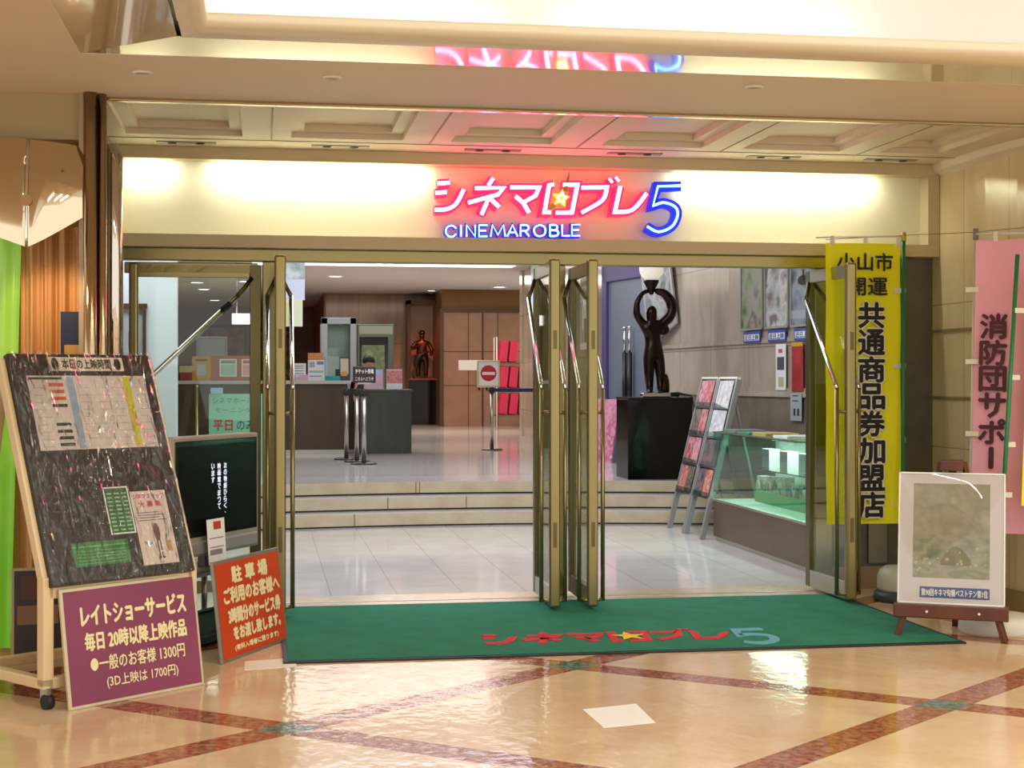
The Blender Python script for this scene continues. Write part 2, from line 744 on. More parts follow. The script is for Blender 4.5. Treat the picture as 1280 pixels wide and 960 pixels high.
RISER = mat('beige_stone_riser', '#c3b294', .25, var=(5, '#d2c3a7'))
TREAD = mat('white_stone_tread', '#d6d2cc', .12)
SLOT = mat('gap_shade', '#3a342e', .7)  # dark tone painting the shade in the gap under each riser
b = MB()
for k, (y, z) in enumerate(((15.55, .137), (15.90, .274), (16.25, .41))):
    e = step_edge(y)
    nx = step_edge(y + .36) if k < 2 else [(x, 17.2) for x, _ in e]
    zb = z - .137
    for (p, q, r_, s_) in zip(e, e[1:], nx, nx[1:]):
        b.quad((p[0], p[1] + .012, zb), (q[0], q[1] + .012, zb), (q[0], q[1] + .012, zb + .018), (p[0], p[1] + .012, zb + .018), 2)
        b.quad((p[0], p[1], zb + .018), (q[0], q[1], zb + .018), (q[0], q[1], z), (p[0], p[1], z), 0)
        b.quad((p[0], p[1], zb + .018), (p[0], p[1] + .012, zb + .018), (q[0], q[1] + .012, zb + .018), (q[0], q[1], zb + .018), 0)
        b.quad((p[0], p[1], z), (q[0], q[1], z), (s_[0], s_[1], z), (r_[0], r_[1], z), 1)
    for x in (.9 + k * .37, 2.6 - k * .5, 3.9 - k * .2):
        b.quad((x, arc_y(x, y) - .001, zb + .018), (x + .012, arc_y(x, y) - .001, zb + .018), (x + .012, arc_y(x, y) - .001, z), (x, arc_y(x, y) - .001, z), 3)
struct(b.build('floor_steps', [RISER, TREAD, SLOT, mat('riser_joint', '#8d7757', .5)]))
b = MB()
b.slab([(-7, 17.2), (9, 17.2), (9, 47), (-7, 47)], .3, .41)
b.slab([(-7, 15.2), (-2.2, 15.2), (-2.2, 17.2), (-7, 17.2)], 0, .41)
struct(b.build('floor_upper', UPFLOOR))

# ---- entrance facade: lit sign panel with its frame, header beam, wall above
b = MB()
b.box(-1.0, 4.80, 10.30, 10.50, 2.968, 3.05)
b.box(-.93, 4.80, 10.30, 10.50, 2.385, 2.472)
b.box(4.71, 4.80, 10.30, 10.50, 2.472, 2.968)
b.box(-1.0, -.93, 10.30, 10.50, 2.385, 2.968)
struct(b.build('trim_2', FRAME, None, .004))
b = MB()
b.box(-.93, 4.71, 10.44, 10.50, 2.472, 2.968)
struct(b.build('wall_front', PANEL))
b = MB()
b.box(-7, 9, 10.50, 10.62, 2.36, 3.75)
b.box(4.80, 9, 10.3, 10.50, 2.9, 3.75)
b.box(-7, -1.0, 10.30, 10.5, 0, 3.75)
struct(b.build('wall_front_upper', mat('olive_beige_paint', '#a99a78', .5)))
b = MB()
b.box(-1.0, 4.02, 10.39, 10.49, 2.30, 2.385)
b.box(-.92, -.04, 10.42, 10.46, 2.215, 2.29)
struct(b.build('trim_3', BRONZE, None, .006))
for n, (x0, x1) in enumerate(((-.01, .085), (1.905, 2.075), (3.90, 4.03), (-1.0, -.93))):
    b = MB()
    b.box(x0, x1, 10.40, 10.48, 0, 2.30)
    struct(b.build('trim_%d' % (4 + n), BRONZE if n < 3 else STEEL, None, .006))
# pier right of the doors
b = MB()
b.box(4.03, 4.85, 10.42, 10.62, .16, 2.385)
struct(b.build('wall_pier', mat('dark_grey_stone', '#5b574b', .2, var=(5, '#6a6558'))))
b = MB()
b.box(4.03, 4.85, 10.37, 10.62, 0, .16)
struct(b.build('baseboard_pier', mat('brown_marble_plinth', '#8f735a', .2, var=(6, '#a58a6d'))))
b = MB()
b.box(4.30, 4.44, 10.395, 10.42, .18, 1.95)
plate = struct(b.build('trim_8', mat('dull_steel_plate', '#7c7968', .3, .7)))
b = MB()
b.tube([(4.33, 10.385, .60), (4.41, 10.385, .58)], .012, 8)
b.lathe([(0, 0), (.015, 0), (.015, .03), (0, .03)], (4.38, 10.385), 12)
b.build('lock', CHROME, plate)

# ---- hall ceiling
b = MB()
b.box(-7, -.86, -4, 8.56, 3.05, 3.2)
b.box(-.86, 9, 7.45, 8.56, 3.05, 3.2)
struct(b.build('ceiling', BAND_CEIL))
b = MB()
b.quad((-.86, 7.45, 3.052), (9, 7.45, 3.052), (9, 6.88, 3.022), (-.38, 6.88, 3.022))
b.quad((-.86, -4, 3.052), (-.86, 7.45, 3.052), (-.38, 6.88, 3.022), (-.38, -4, 3.022))
struct(b.build('trim_9', GLOSS_CEIL))
b = MB()   # rounded lip of the light cove
lip = [(6.90, 3.021), (6.85, 3.024), (6.81, 3.044), (6.788, 3.068), (6.785, 3.095), (6.795, 3.112), (6.82, 3.12), (6.88, 3.12)]
rows = []
for y, z in lip:
    o_ = 6.90 - y
    rows.append([(9, y, z), (-.36 + o_, y, z), (-.36 + o_, -4, z)])
for r0, r1 in zip(rows, rows[1:]):
    for i in range(2):
        b.f([b.v(r0[i]), b.v(r0[i + 1]), b.v(r1[i + 1]), b.v(r1[i])], 0, True)
bmesh.ops.remove_doubles(b.bm, verts=b.bm.verts, dist=.0005)
struct(b.build('trim_10', mat('cream_cove_lip', '#ddd0b4', .3)))
b = MB()
b.box(-.86, 9, 7.42, 7.45, 3.2, 5.0)
b.box(-.89, -.86, -4, 7.45, 3.2, 5.0)
b.box(-.86, 9, 6.88, 7.45, 3.09, 3.11)
b.box(-.86, -.38, -4, 6.88, 3.09, 3.11)
struct(b.build('wall_cove', WHITE_PAINT))
b = MB()
b.box(-.9, 9, -4, 7.45, 5.0, 5.1)
struct(b.build('ceiling_raised', WHITE_PAINT))
b = MB()
b.box(-.95, 9, 8.56, 8.62, 3.03, 3.12)
struct(b.build('trim_11', mat('polished_rail', '#b7aa8e', .16, 1), None, .008))
# coffered canopy over the entrance
b = MB()
b.box(-1.6, 9, 8.62, 10.5, 3.125, 3.3)
b.box(-1.6, 9, 8.62, 8.74, 3.05, 3.125)
b.box(-1.6, 9, 9.82, 10.5, 3.05, 3.125)
cx_ = [(-.86, -.135), (.17, .885), (1.2, 1.86), (2.2, 2.885), (3.16, 3.85), (4.14, 4.55)]
edges_ = [-1.6] + [v for p in cx_ for v in p] + [9]
for i in range(0, len(edges_), 2):
    b.box(edges_[i], edges_[i + 1], 8.74, 9.82, 3.05, 3.125)
for x0, x1 in cx_:
    b.box(x0, x1, 9.73, 9.82, 3.085, 3.125)
    b.box(x0, x0 + .08, 8.74, 9.73, 3.085, 3.125)
    b.box(x1 - .08, x1, 8.74, 9.73, 3.085, 3.125)
for x0, x1 in zip([p[1] for p in cx_[:-1]], [p[0] for p in cx_[1:]]):
    xm = (x0 + x1) / 2 + .03
    b.box(xm - .006, xm + .006, 8.74, 9.95, 3.047, 3.05, 1)
b.box(-1.6, 9, 9.95, 9.965, 3.046, 3.05, 1)
struct(b.build('ceiling_canopy', [CREAM_CEIL, mat('ceiling_joint', '#9a8b6e', .6)]))

# ---- right marble wall of the hall, curved
b = MB()
pth = [(4.80, 10.42), (4.80, 10.0), (4.80, 9.6), (4.82, 9.2), (4.90, 8.8), (5.05, 8.4), (5.3, 8.0), (5.65, 7.6), (6.2, 7.2), (9, 6.2)]
for (x0, y0), (x1, y1) in zip(pth, pth[1:]):
    b.quad((x0, y0, 0), (x1, y1, 0), (x1, y1, 3.05), (x0, y0, 3.05), 0)
    for zz, dd, mi in ((1.84, .014, 1), (1.36, .01, 1)):
        b.quad((x0 - dd, y0, zz), (x1 - dd, y1, zz), (x1 - dd, y1, zz + .022), (x0 - dd, y0, zz + .022), mi)
    b.quad((x0 - .05, y0, 3.0), (x1 - .05, y1, 3.0), (x1 - .05, y1, 3.05), (x0 - .05, y0, 3.05), 2)
    b.quad((x0 - .05, y0, 3.0), (x0, y0, 2.97), (x1, y1, 2.97), (x1 - .05, y1, 3.0), 2)
    b.quad((x0 - .02, y0, 0), (x1 - .02, y1, 0), (x1 - .02, y1, .14), (x0 - .02, y0, .14), 1)
struct(b.build('wall_right', [MARBLE_RX, mat('marble_groove', '#8e7c58', .3), CREAM_CEIL]))

# ---- left side: pillar of bronze tubes, polished column, bulkhead
b = MB()
b.box(-.985, -.955, 8.46, 8.9, 0, 3.05, 0)
b.tube([(-.925, 8.46, 0), (-.925, 8.46, 3.05)], .036, 20, 1)
b.tube([(-.868, 8.50, 0), (-.868, 8.50, 3.05)], .026, 20, 1)
b.box(-.955, -.865, 8.50, 8.7, 0, 3.05, 0)
struct(b.build('trim_12', [mat('brown_bronze', '#a8937a', .32, .4), mat('polished_bronze_tube', '#b8a284', .14, 1)]))
b = MB()
b.tube([(-.865, 9.05, 0), (-.865, 9.05, 2.80), (-.865, 9.05, 2.86)], [.06, .06, .035], 32, 0)
struct(b.build('trim_13', mat('mirror_steel', '#c9c2b8', .05, 1)))
b = MB()
b.box(-1.04, -.98, 8.9, 10.3, 0, 3.05)
struct(b.build('wall_entry_left', mat('grey_stone', '#7b756a', .3)))
b = MB()
b.box(-7, -.98, 8.5, 8.6, 2.80, 3.05)
struct(b.build('wall_bulkhead', mat('olive_plaster', '#a8976f', .5)))
b = MB()
b.box(-7, -1.0, 9.1, 9.2, 0, 2.8)
struct(b.build('wall_left_shop', mat('warm_shop_wall', '#c8894f', .4)))

# ---- lobby shell
b = MB()
b.box(-7, 9, 10.62, 47, 3.64, 3.75)
struct(b.build('ceiling_lobby', mat('grey_white_ceiling', '#c9c8c6', .6)))
rw = [(5.55, 10.62), (5.40, 12.4), (4.98, 15.9), (4.88, 18.3)]
b = MB()


def wall_run(b, pts, z0, z1, mi=0):
    for (x0, y0), (x1, y1) in zip(pts, pts[1:]):
        b.quad((x0, y0, z0), (x1, y1, z0), (x1, y1, z1), (x0, y0, z1), mi)


wall_run(b, rw, 1.42, 3.64, 0)
wall_run(b, rw, 0, 1.33, 1)
wall_run(b, [(x - .025, y) for x, y in rw], 1.33, 1.42, 0)
wall_run(b, [(x - .02, y) for x, y in rw], 1.88, 1.93, 0)
for zz in (1.42, 1.33):
    for (x0, y0), (x1, y1) in zip(rw, rw[1:]):
        b.quad((x0 - .025, y0, zz), (x1 - .025, y1, zz), (x1, y1, zz), (x0, y0, zz), 0)
struct(b.build('wall_lobby_right', [MARBLE_IN, mat('grey_brown_dado', '#786d60', .25, var=(4, '#877b6c'))]))
b = MB()
wall_run(b, [(4.62, 20.4), (5.02, 29.6), (7.2, 29.6)], .41, 3.64, 0)
wall_run(b, [(4.88, 18.3), (5.2, 18.3), (5.2, 20.4), (4.62, 20.4)], .41, 3.64, 0)
struct(b.build('wall_lobby_far_right', [MARBLE_IN]))
b = MB()
b.box(4.98, 5.42, 29.3, 29.6, .41, 3.64)
struct(b.build('wall_pillar', MARBLE_INY, None, .01))
b = MB()
b.box(1.5, 4.38, 37.6, 37.8, .41, 3.64)
struct(b.build('wall_back', MARBLE_BACK))
b = MB()
b.box(4.13, 8, 35.62, 35.8, .41, 3.64)
b.box(4.13, 4.18, 35.8, 37.6, .41, 3.64)
struct(b.build('wall_theatre', mat('gold_brown_wall', '#6b4710', .35)))
b = MB()
b.box(-7, 1.5, 45, 45.2, .41, 3.64)
b.box(1.45, 1.5, 37.6, 45, .41, 3.64)
struct(b.build('wall_back_left', mat('rust_brown_wall', '#6e3d22', .4, var=(2.5, '#85502e'))))
b = MB()
b.box(-6.9, -6.7, 10.62, 45, 0, 3.64)
struct(b.build('wall_lobby_left', mat('pale_wall', '#b8b4ac', .5)))
b = MB()
b.box(-1.9, -.70, 12.5, 12.8, 0, 3.64)
struct(b.build('wall_partition', mat('bluish_white_panel', '#dde5ec', .35)))
b = MB()
b.box(-1.9, -1.06, 18.6, 18.9, .41, 3.3)
struct(b.build('wall_column', mat('grey_column', '#8e9090', .5)))

# bright recessed light trough and round downlights in the lobby ceiling
LAMP = mat('lamp_diffuser', '#ffffff', .5, emit='#f2f6ff', es=4)
t = thing('light_trough', 'long white recessed light trough in the lobby ceiling', 'ceiling light', (2.3, 27.6, 3.64))
b = MB()
b.box(-2.6, 2.35, -.5, .45, -.03, 0, 0)
b.build('trough_frame', WHITE_PAINT, t)
b = MB()
b.box(-2.5, 2.25, -.42, .37, -.05, -.03, 0)
b.build('diffuser', mat('trough_diffuser', '#ffffff', .5, emit='#dfeaff', es=1.6), t)
for x in (-.25, -.05, .5, 1.2, 1.6):
    b = MB()
    b.lathe([(0, -.075), (.06, -.07), (.07, -.05)], (x, -.1), 16)
    b.build('bulb', LAMP, t)


def downlight(loc, label, r=.09, hot=True, group=None):
    t = thing('downlight', label, 'ceiling light', loc, 0, group)
    b = MB()
    b.lathe([(r * .8, -.004), (r, -.012), (r * 1.12, -.008), (r * 1.15, 0)], n=24)
    b.build('trim_ring', WHITE_M, t)
    b = MB()
    b.lathe([(0, -.006), (r * .8, -.006), (r * .8, 0)], n=24)
    b.build('diffuser', LAMP if hot else mat('unlit_lens', '#b0a58f', .3), t)
    return t


d0 = downlight((5.35, 34.6, 3.64), 'round white downlight in front of the brown theatre doors', .16)
dup(d0, (1.45, 31.5, 3.64), 0, 'round white downlight over the right end of the ticket counter')
for (x, y) in ((-1.5, 31), (-1.45, 34), (-1.4, 36.5), (-1.3, 41.5), (-.4, 33.5)):
    dup(d0, (x, y, 3.64), 0, 'round white downlight in the row seen through the closed glass door', 'downlights over the back left of the lobby')
d1 = downlight((3.95, 36.2, 3.64), 'glowing orange spotlight above the lit statue niche', .12)
dh = downlight((-.604, 7.85, 3.05), 'unlit downlight in the plain ceiling band, leftmost near the bronze pillar', .045, False)
dup(dh, (.344, 7.83, 3.05), 0, 'unlit downlight in the plain ceiling band, left of the pink reflection')
dup(dh, (2.555, 7.72, 3.05), 0, 'unlit downlight in the plain ceiling band, right of the pink reflection')
dup(dh, (.498, 8.98, 3.125), 0, 'small downlight inside the second coffer from the left')
dup(dh, (3.396, 8.84, 3.125), 0, 'small downlight inside the coffer right of the pink glow')
# slot fittings along the canopy edge
s0 = thing('wallwasher_fitting', 'dark ceiling slot fitting over the sign panel, leftmost of six', 'ceiling fitting', (-.5, 10.12, 3.05))
b = MB()
b.box(-.19, .19, -.035, .035, -.006, 0)
b.build('slot_frame', mat('fitting_grey', '#8d8878', .4, .5), s0)
for k in range(2):
    b = MB()
    b.lathe([(0, -.012), (.028, -.012), (.03, -.006)], (-.09 + .18 * k, 0), 14)
    b.build('lamp_lens', mat('dark_lens', '#26231c', .2), s0)
for x, lb in ((.5, 'above the left bright pool of the sign panel'), (1.52, 'directly above the start of the pink neon'), (2.5, 'directly above the end of the pink neon'),
              (3.49, 'above the right bright pool of the sign panel'), (4.35, 'at the right end of the sign panel')):
    dup(s0, (x, 10.12, 3.05), 0, 'dark ceiling slot fitting ' + lb)


# ---- door leaves
def leaf(n, hx, hy, rz, Wd=.785):
    t = bpy.data.objects.new('door_%d' % n, None)
    COL.objects.link(t)
    t.location = (hx, hy, 0)
    t.rotation_euler = (0, 0, rz)
    t['kind'] = 'structure'
    b = MB()
    b.box(0, .075, -.022, .022, .03, 2.275)
    b.build('hinge_stile', BRONZE_D, t, .004)
    b = MB()
    b.box(Wd - .06, Wd, -.035, .035, .03, 2.285)
    b.build('lock_stile', BRONZE, t, .016, 3)
    b = MB()
    b.box(.075, Wd - .06, -.02, .02, 2.19, 2.275)
    b.build('top_rail', STEEL if n != 1 else BRONZE, t, .003)
    b = MB()
    b.box(.075, Wd - .06, -.02, .02, .03, .15)
    b.build('bottom_rail', STEEL, t, .003)
    b = MB()
    b.box(.075, Wd - .06, -.005, .005, .15, 2.19)
    b.build('pane', GLASS, t)
    for sg in (1, -1):
        yo = .078 * sg
        b = MB()
        x1 = Wd - .075
        b.tube([(x1, yo, .06), (x1, yo, 1.44)], .0145, 12, 0)
        b.tube([(x1, yo, 1.44), (x1 - .02, yo, 1.475), (.16, yo, 2.06)], .0145, 12, 1)
        b.tube([(.16, yo, 2.06), (.12, yo * .7, 2.11), (.06, yo * .25, 2.19)], .0145, 12, 2)
        b.build('handle', [BRONZE, CHROME, BRONZE_D], t)
        b = MB()
        b.tube([(x1, yo, 1.29), (Wd - .03, .02 * sg, 1.29)], .012, 8)
        b.tube([(x1, yo, .07), (Wd - .03, .02 * sg, .07)], .012, 8)
        b.build('bracket', BRONZE, t)
    if n == 1:
        b = MB()
        p0, p1 = Vector((Wd - .095, -.078, 1.475)), Vector((.16, -.078, 2.06))
        b.tube([p0.lerp(p1, .84), p0.lerp(p1, .93)], .02, 12)
        b.build('handle_sleeve', RUBBER, t)
        b = MB()
        p0.y = p1.y = .078
        b.tube([p0.lerp(p1, .84), p0.lerp(p1, .93)], .02, 12)
        b.build('handle_sleeve', RUBBER, t)
    b = MB()
    b.box(Wd - .001, Wd + .003, -.012, .012, 1.70, 1.82)
    b.box(Wd - .001, Wd + .003, -.012, .012, .42, .58)
    b.build('lock', BRONZE_D, t)
    return t


leaf(1, -.02, 10.44, PI, .87)
leaf(2, .10, 10.41, -PI / 2)
leaf(3, 1.868, 10.41, -PI / 2 - .02)
leaf(4, 2.115, 10.41, -PI / 2 - .015)
leaf(5, 3.85, 10.41, -PI / 2 + .02)

# theatre double doors at the back
t = bpy.data.objects.new('door_6', None)
COL.objects.link(t)
t.location = (5.10, 35.58, .41)
t['kind'] = 'structure'
DOORP = mat('pinkish_brown_door', '#8d6a52', .4, var=(3, '#9b765c'))
for sg in (-1, 1):
    b = MB()
    x0, x1 = (-.93, -.02) if sg < 0 else (.02, .93)
    b.box(x0, x1, -.03, .03, 0, 2.68)
    b.build('door_panel', DOORP, t, .004)
    b = MB()
    for zz in (.95, 1.75):
        b.box(x0, x1, -.034, -.03, zz, zz + .02)
    xm = x0 + .58 if sg < 0 else x1 - .58
    b.box(xm, xm + .02, -.034, -.03, 0, 2.68)
    b.build('groove', mat('door_groove', '#4b382b', .5), t)
    b = MB()
    b.tube([(sg * .09, -.07, .85), (sg * .09, -.07, 1.35)], .02, 10)
    b.build('handle', BLACK, t)
b = MB()
b.box(-1.02, -.93, -.06, .04, 0, 2.76)
b.box(.93, 1.02, -.06, .04, 0, 2.76)
b.box(-.93, .93, -.06, .04, 2.68, 2.76)
b.box(-.02, .02, -.04, .03, 0, 2.68)
b.build('door_frame', mat('dark_frame', '#4a3524', .4), t)
o = MB().rect(-.5, -.02, 1.32, 1.56, 0).build('door_notice', PAPER)
o.location = (5.02, 35.53, .41)
tag(o, 'white paper notice on the left brown theatre door', 'notice')

# purple framed door open by the statue
t = bpy.data.objects.new('door_7', None)
COL.objects.link(t)
t.location = (4.62, 20.35, .41)
t.rotation_euler = (0, 0, R(-80))
t['kind'] = 'structure'
b = MB()
b.box(.0, .16, -.06, .06, 0, 2.7)
b.box(0, 2.1, -.06, .06, 2.42, 2.8)
b.box(1.94, 2.1, -.06, .06, 0, 2.7)
b.build('door_frame', mat('violet_frame', '#4b4378', .4), t, .004)
b = MB()
b.box(.16, 1.94, -.02, .02, 0, 2.42)
b.build('door_panel', mat('blue_grey_panel', '#6d7684', .4), t)
for x in (.86, 1.02):
    b = MB()
    b.tube([(x, -.09, .55), (x, -.09, 1.45)], .034, 12, 0)
    b.tube([(x, -.09, 1.45), (x, -.09, 1.76)], .017, 12, 1)
    b.tube([(x, -.09, 1.76), (x, -.09, 1.79)], .026, 12, 1)
    b.build('handle', [BLACK, CHROME], t)

# ================================================================== NEON SIGN
def sign_map(u, v, y):
    return (1.0728 + .0014932 * u, y, 2.942 - .001461 * v + .0000319 * u)


GL = {
    'shi': [curve([(66, 70), (120, 66)], 2), curve([(56, 114), (106, 110)], 2), curve([(52, 192), (105, 190), (150, 165), (186, 98)], 5)],
    'ne': [[(322, 46), (300, 78)], [(238, 92), (372, 90), (345, 122), (206, 160)], [(300, 132), (292, 160), (268, 216)], [(312, 144), (350, 180)]],
    'ma': [[(402, 88), (538, 88), (520, 128), (462, 160)], [(426, 130), (462, 160), (490, 208)]],
    'ro': [[(606, 74), (584, 78), (562, 206), (592, 206)], [(650, 76), (718, 76), (692, 208), (616, 208)]],
    'bu': [[(738, 90), (858, 88)] + curve([(858, 88), (836, 150), (738, 208)], 5)[1:], [(868, 46), (884, 66)], [(900, 40), (916, 60)]],
    're': [[(922, 84), (896, 206)] + curve([(896, 206), (980, 196), (1048, 118)], 5)[1:]],
}
FIVE = [(1216, 82), (1102, 84), (1078, 178)] + curve([(1078, 178), (1130, 162), (1186, 184), (1196, 226), (1168, 278), (1104, 302), (1050, 276)], 4)[1:]
NEON_R = mat('red_neon_channel', '#c8102e', .4, emit='#ff1850', es=1.4)
NEON_P = mat('pink_white_neon_tube', '#ffffff', .4, emit='#ff6f98', es=9)
NEON_B = mat('blue_neon_channel', '#0a1e90', .4, emit='#0a22ff', es=.45)
NEON_C = mat('cyan_neon_tube', '#ffffff', .4, emit='#58c8ff', es=4.)
NEON_Y = mat('yellow_neon_star', '#ffd000', .4, emit='#ffc400', es=2.2)
NEON_YW = mat('yellow_white_neon_tube', '#ffffff', .4, emit='#fff0a0', es=7)
sign = thing('neon_sign', 'pink katakana neon sign with yellow star and blue five above the doors', 'sign', (0, 0, 0))
for k, strokes in GL.items():
    b = MB()
    for s_ in strokes:
        thin = len(s_) == 2 and k in ('bu',)
        b.ribbon(s_, 11 if thin and s_[0][0] > 860 else 20, sign_map, 10.335, 10.436)
    ch = b.build('neon_letter', NEON_R, sign)
    b = MB()
    for s_ in strokes:
        small = k == 'bu' and s_[0][0] > 860
        pts3 = [sign_map(p[0], p[1], 10.325) for p in s_]
        if small:
            b.tube(pts3, .010, 8)
        else:
            b.ribbon([Vector(p) for p in s_], 8.5, sign_map, 10.318, 10.334)
    b.build('neon_tube', NEON_P, ch)
b = MB()
b.ribbon([Vector(p) for p in FIVE], 23, sign_map, 10.335, 10.40)
ch = b.build('neon_numeral', NEON_B, sign)
b = MB()
b.tube([sign_map(p[0], p[1], 10.322) for p in FIVE], .0085, 8)
b.build('neon_tube', NEON_C, ch)


def star_pts(cx, cy, ro, ri, rot=-90):
    return [(cx + (ro if i % 2 == 0 else ri) * math.cos(R(rot + 36 * i)), cy + (ro if i % 2 == 0 else ri) * math.sin(R(rot + 36 * i))) for i in range(10)]


b = MB()
sp_ = star_pts(640, 140, 42, 19, -80)
b.prism([(sign_map(u, v, 0)[0], sign_map(u, v, 0)[2]) for u, v in sp_], 10.315, 10.345)
st = b.build('neon_star', NEON_Y, sign)
b = MB()
q = star_pts(640, 140, 26, 12, -80)
b.tube([sign_map(u, v, 10.305) for u, v in q + q[:1]], .006, 6)
b.build('neon_tube', NEON_YW, st)
GOLD = mat('gold_ray', '#b98a2c', .25, .9)
for a, c in (((660, 108), (680, 14)), ((608, 170), (548, 232))):
    d = (Vector(c) - Vector(a)).normalized()
    nn = Vector((-d.y, d.x)) * 14
    tri = [Vector(a) + nn, Vector(c), Vector(a) - nn]
    MB().prism([(sign_map(p.x, p.y, 0)[0], sign_map(p.x, p.y, 0)[2]) for p in tri], 10.318, 10.33).build('star_ray', GOLD, sign)
b = MB()
x0, _, z0 = sign_map(78, 328, 0)
x1 = sign_map(762, 328, 0)[0]
b.box(x0, x1, 10.36, 10.40, z0 - .008, z0 + .012)
for x in (x0 + .01, (x0 + x1) / 2, x1 - .01):
    b.box(x - .008, x + .008, 10.39, 10.44, z0 - .006, z0 + .01)
b.build('mounting_rail', mat('blue_rail', '#26338f', .4), sign)
lat = {
    'C': [curve([(52, 18), (34, 4), (12, 12), (4, 34), (14, 54), (34, 60), (52, 46)], 4)],
    'I': [[(4, 2), (4, 60)]],
    'N': [[(4, 60), (4, 2), (44, 60), (44, 2)]],
    'E': [[(42, 3), (4, 3), (4, 59), (42, 59)], [(4, 30), (36, 30)]],
    'M': [[(4, 60), (12, 2), (38, 52), (64, 2), (72, 60)]],
    'A': [[(2, 60), (26, 2), (50, 60)], [(12, 40), (40, 40)]],
    'R': [[(4, 60), (4, 3)] + curve([(4, 3), (32, 4), (42, 17), (32, 31), (4, 32)], 4)[1:], [(24, 32), (44, 60)]],
    'O': [curve([(30, 3), (8, 14), (3, 32), (10, 52), (30, 60), (50, 52), (57, 32), (50, 12), (30, 3)], 4)],
    'B': [[(4, 60), (4, 3)] + curve([(4, 3), (30, 4), (38, 16), (30, 29), (4, 30)], 4)[1:] + curve([(4, 30), (36, 32), (44, 45), (34, 58), (4, 60)], 4)[1:]],
    'L': [[(4, 2), (4, 59), (40, 59)]],
}
for ch_, u in zip('CINEMAROBLE', (100, 170, 196, 254, 308, 388, 448, 512, 586, 644, 690)):
    b = MB()
    for s_ in lat[ch_]:
        b.ribbon([Vector((p[0] + u, p[1] * .94 + 262)) for p in s_], 8, sign_map, 10.35, 10.40)
    o = b.build('neon_letter', NEON_B, sign)
    b = MB()
    for s_ in lat[ch_]:
        b.tube([sign_map(p[0] + u, p[1] * .94 + 262, 10.342) for p in s_], .006, 6)
    b.build('neon_tube', NEON_C, o)

# ================================================================== DOOR MAT
mt = thing('door_mat', 'long green entrance mat with red logo and light blue five', 'mat', (2.02, 9.1, 0))
b = MB()
b.box(-1.92, 1.92, -.99, 1.0, 0, .010)
b.build('rubber_edge', RUBBER, mt)
b = MB()
b.sheet(60, 30, lambda u, v: (-1.895 + 3.79 * u, -.965 + 1.94 * v, .0125 + .0035 * math.exp(-((v - .47 - .02 * math.sin(u * 9)) / .018) ** 2)))
b.build('pile', mat('green_pile', '#167455', .95, bump=(260, .5), var=(5, '#1b8060')), mt)


def mat_map(u, v, y):
    return (1.155 - 2.02 + u / 1240 * 1.81, 8.40 - 9.1 + (1 - (v - 30) / 200) * .42, .0155 - (y) * 1.0)


REDP = mat('red_pile', '#c3222e', .9)
for k, strokes in GL.items():
    b = MB()
    for s_ in strokes:
        sm = k == 'bu' and s_[0][0] > 860
        b.ribbon([Vector(p) for p in s_], 10 if sm else 16, mat_map, -.001, .003)
    b.build('lettering', REDP, mt)
b = MB()
b.ribbon([Vector(p) for p in FIVE], 19, mat_map, -.001, .003)
b.build('numeral', mat('light_blue_pile', '#5f9fb0', .9), mt)
b = MB()
vs = [mat_map(u, v, 0) for u, v in star_pts(640, 140, 72, 30)]
b.f([b.v((x, y, .0172)) for x, y, z in vs])
b.build('star', mat('yellow_pile', '#e8c332', .9), mt)

o = MB().slab([(1.432, 6.775), (1.70, 6.853), (1.69, 6.465), (1.445, 6.405)], 0, .002).build('floor_sheet', PAPER)
tag(o, 'white square sheet lying alone on the peach floor', 'floor sheet')
o = MB().slab([(-.10, 8.22), (.16, 8.28), (.17, 8.03), (-.10, 7.97)], 0, .002).build('floor_tape', mat('pale_tape', '#e8dccb', .5))
tag(o, 'pale rectangular floor marker beside the left corner of the green mat', 'floor marker')

# ================================================================== NOTICE BOARD ON WHEELED STAND
YB = R(39.4)
nb = thing('notice_board_stand', 'large black notice board wrapped in clear film on cream wheeled stand', 'notice board', (-.967, 7.168, 0), YB)
TB = R(20.2)
b = MB()
W_ = .80
for x in (.0, W_):
    b.box(x - .028, x + .028, .0, .055, .10, .60)
    b.bar((x, .03, .58), (x, .03 + 1.08 * math.sin(TB), .58 + 1.08 * math.cos(TB)), .05, .05)
    b.box(x - .028, x + .028, .0, .68, .09, .14)
    b.box(x - .025, x + .025, .62, .67, .14, .42)
    b.bar((x, .645, .40), (x, .40, 1.48), .045, .045)
b.box(.0, W_, .0, .05, .09, .14)
b.box(.0, W_, .63, .68, .09, .14)
b.box(0, W_, .38, .43, 1.42, 1.48)
b.box(.0, W_, .0, .05, .50, .56)
b.build('frame', IVORY, nb, .006)
for x in (0, W_):
    for y in (.03, .65):
        b = MB()
        b.tube([(x - .018, y - .02, .034), (x + .018, y - .02, .034)], .034, 18, 0)
        b.box(x - .014, x + .014, y - .03, y + .02, .04, .095, 1)
        b.build('caster', [RUBBER, STEEL], nb)
MBD = lean(TB, 0, -.012, .555)
b = MB(MBD)
b.box(0, .795, -.022, .022, 0, 1.135)
bd = b.build('board', mat('black_brown_board', '#211a14', .35), nb, .008)
b = MB(MBD)
b.box(.205, .625, -.027, -.022, 1.045, 1.115)
b.build('header_plate', mat('cream_card', '#d8cbb0', .5), bd)
txt('本日の上映時間', MBD, .415, 1.08, .275, .052, INK, bd, bold=.0012, eps=.028)
b = MB(MBD)
b.disc(.24, 1.08, .02, -.0285, n=20, rz=.032)
b.disc(.59, 1.08, .02, -.0285, n=20, rz=.032)
b.build('header_dot', INK, bd)
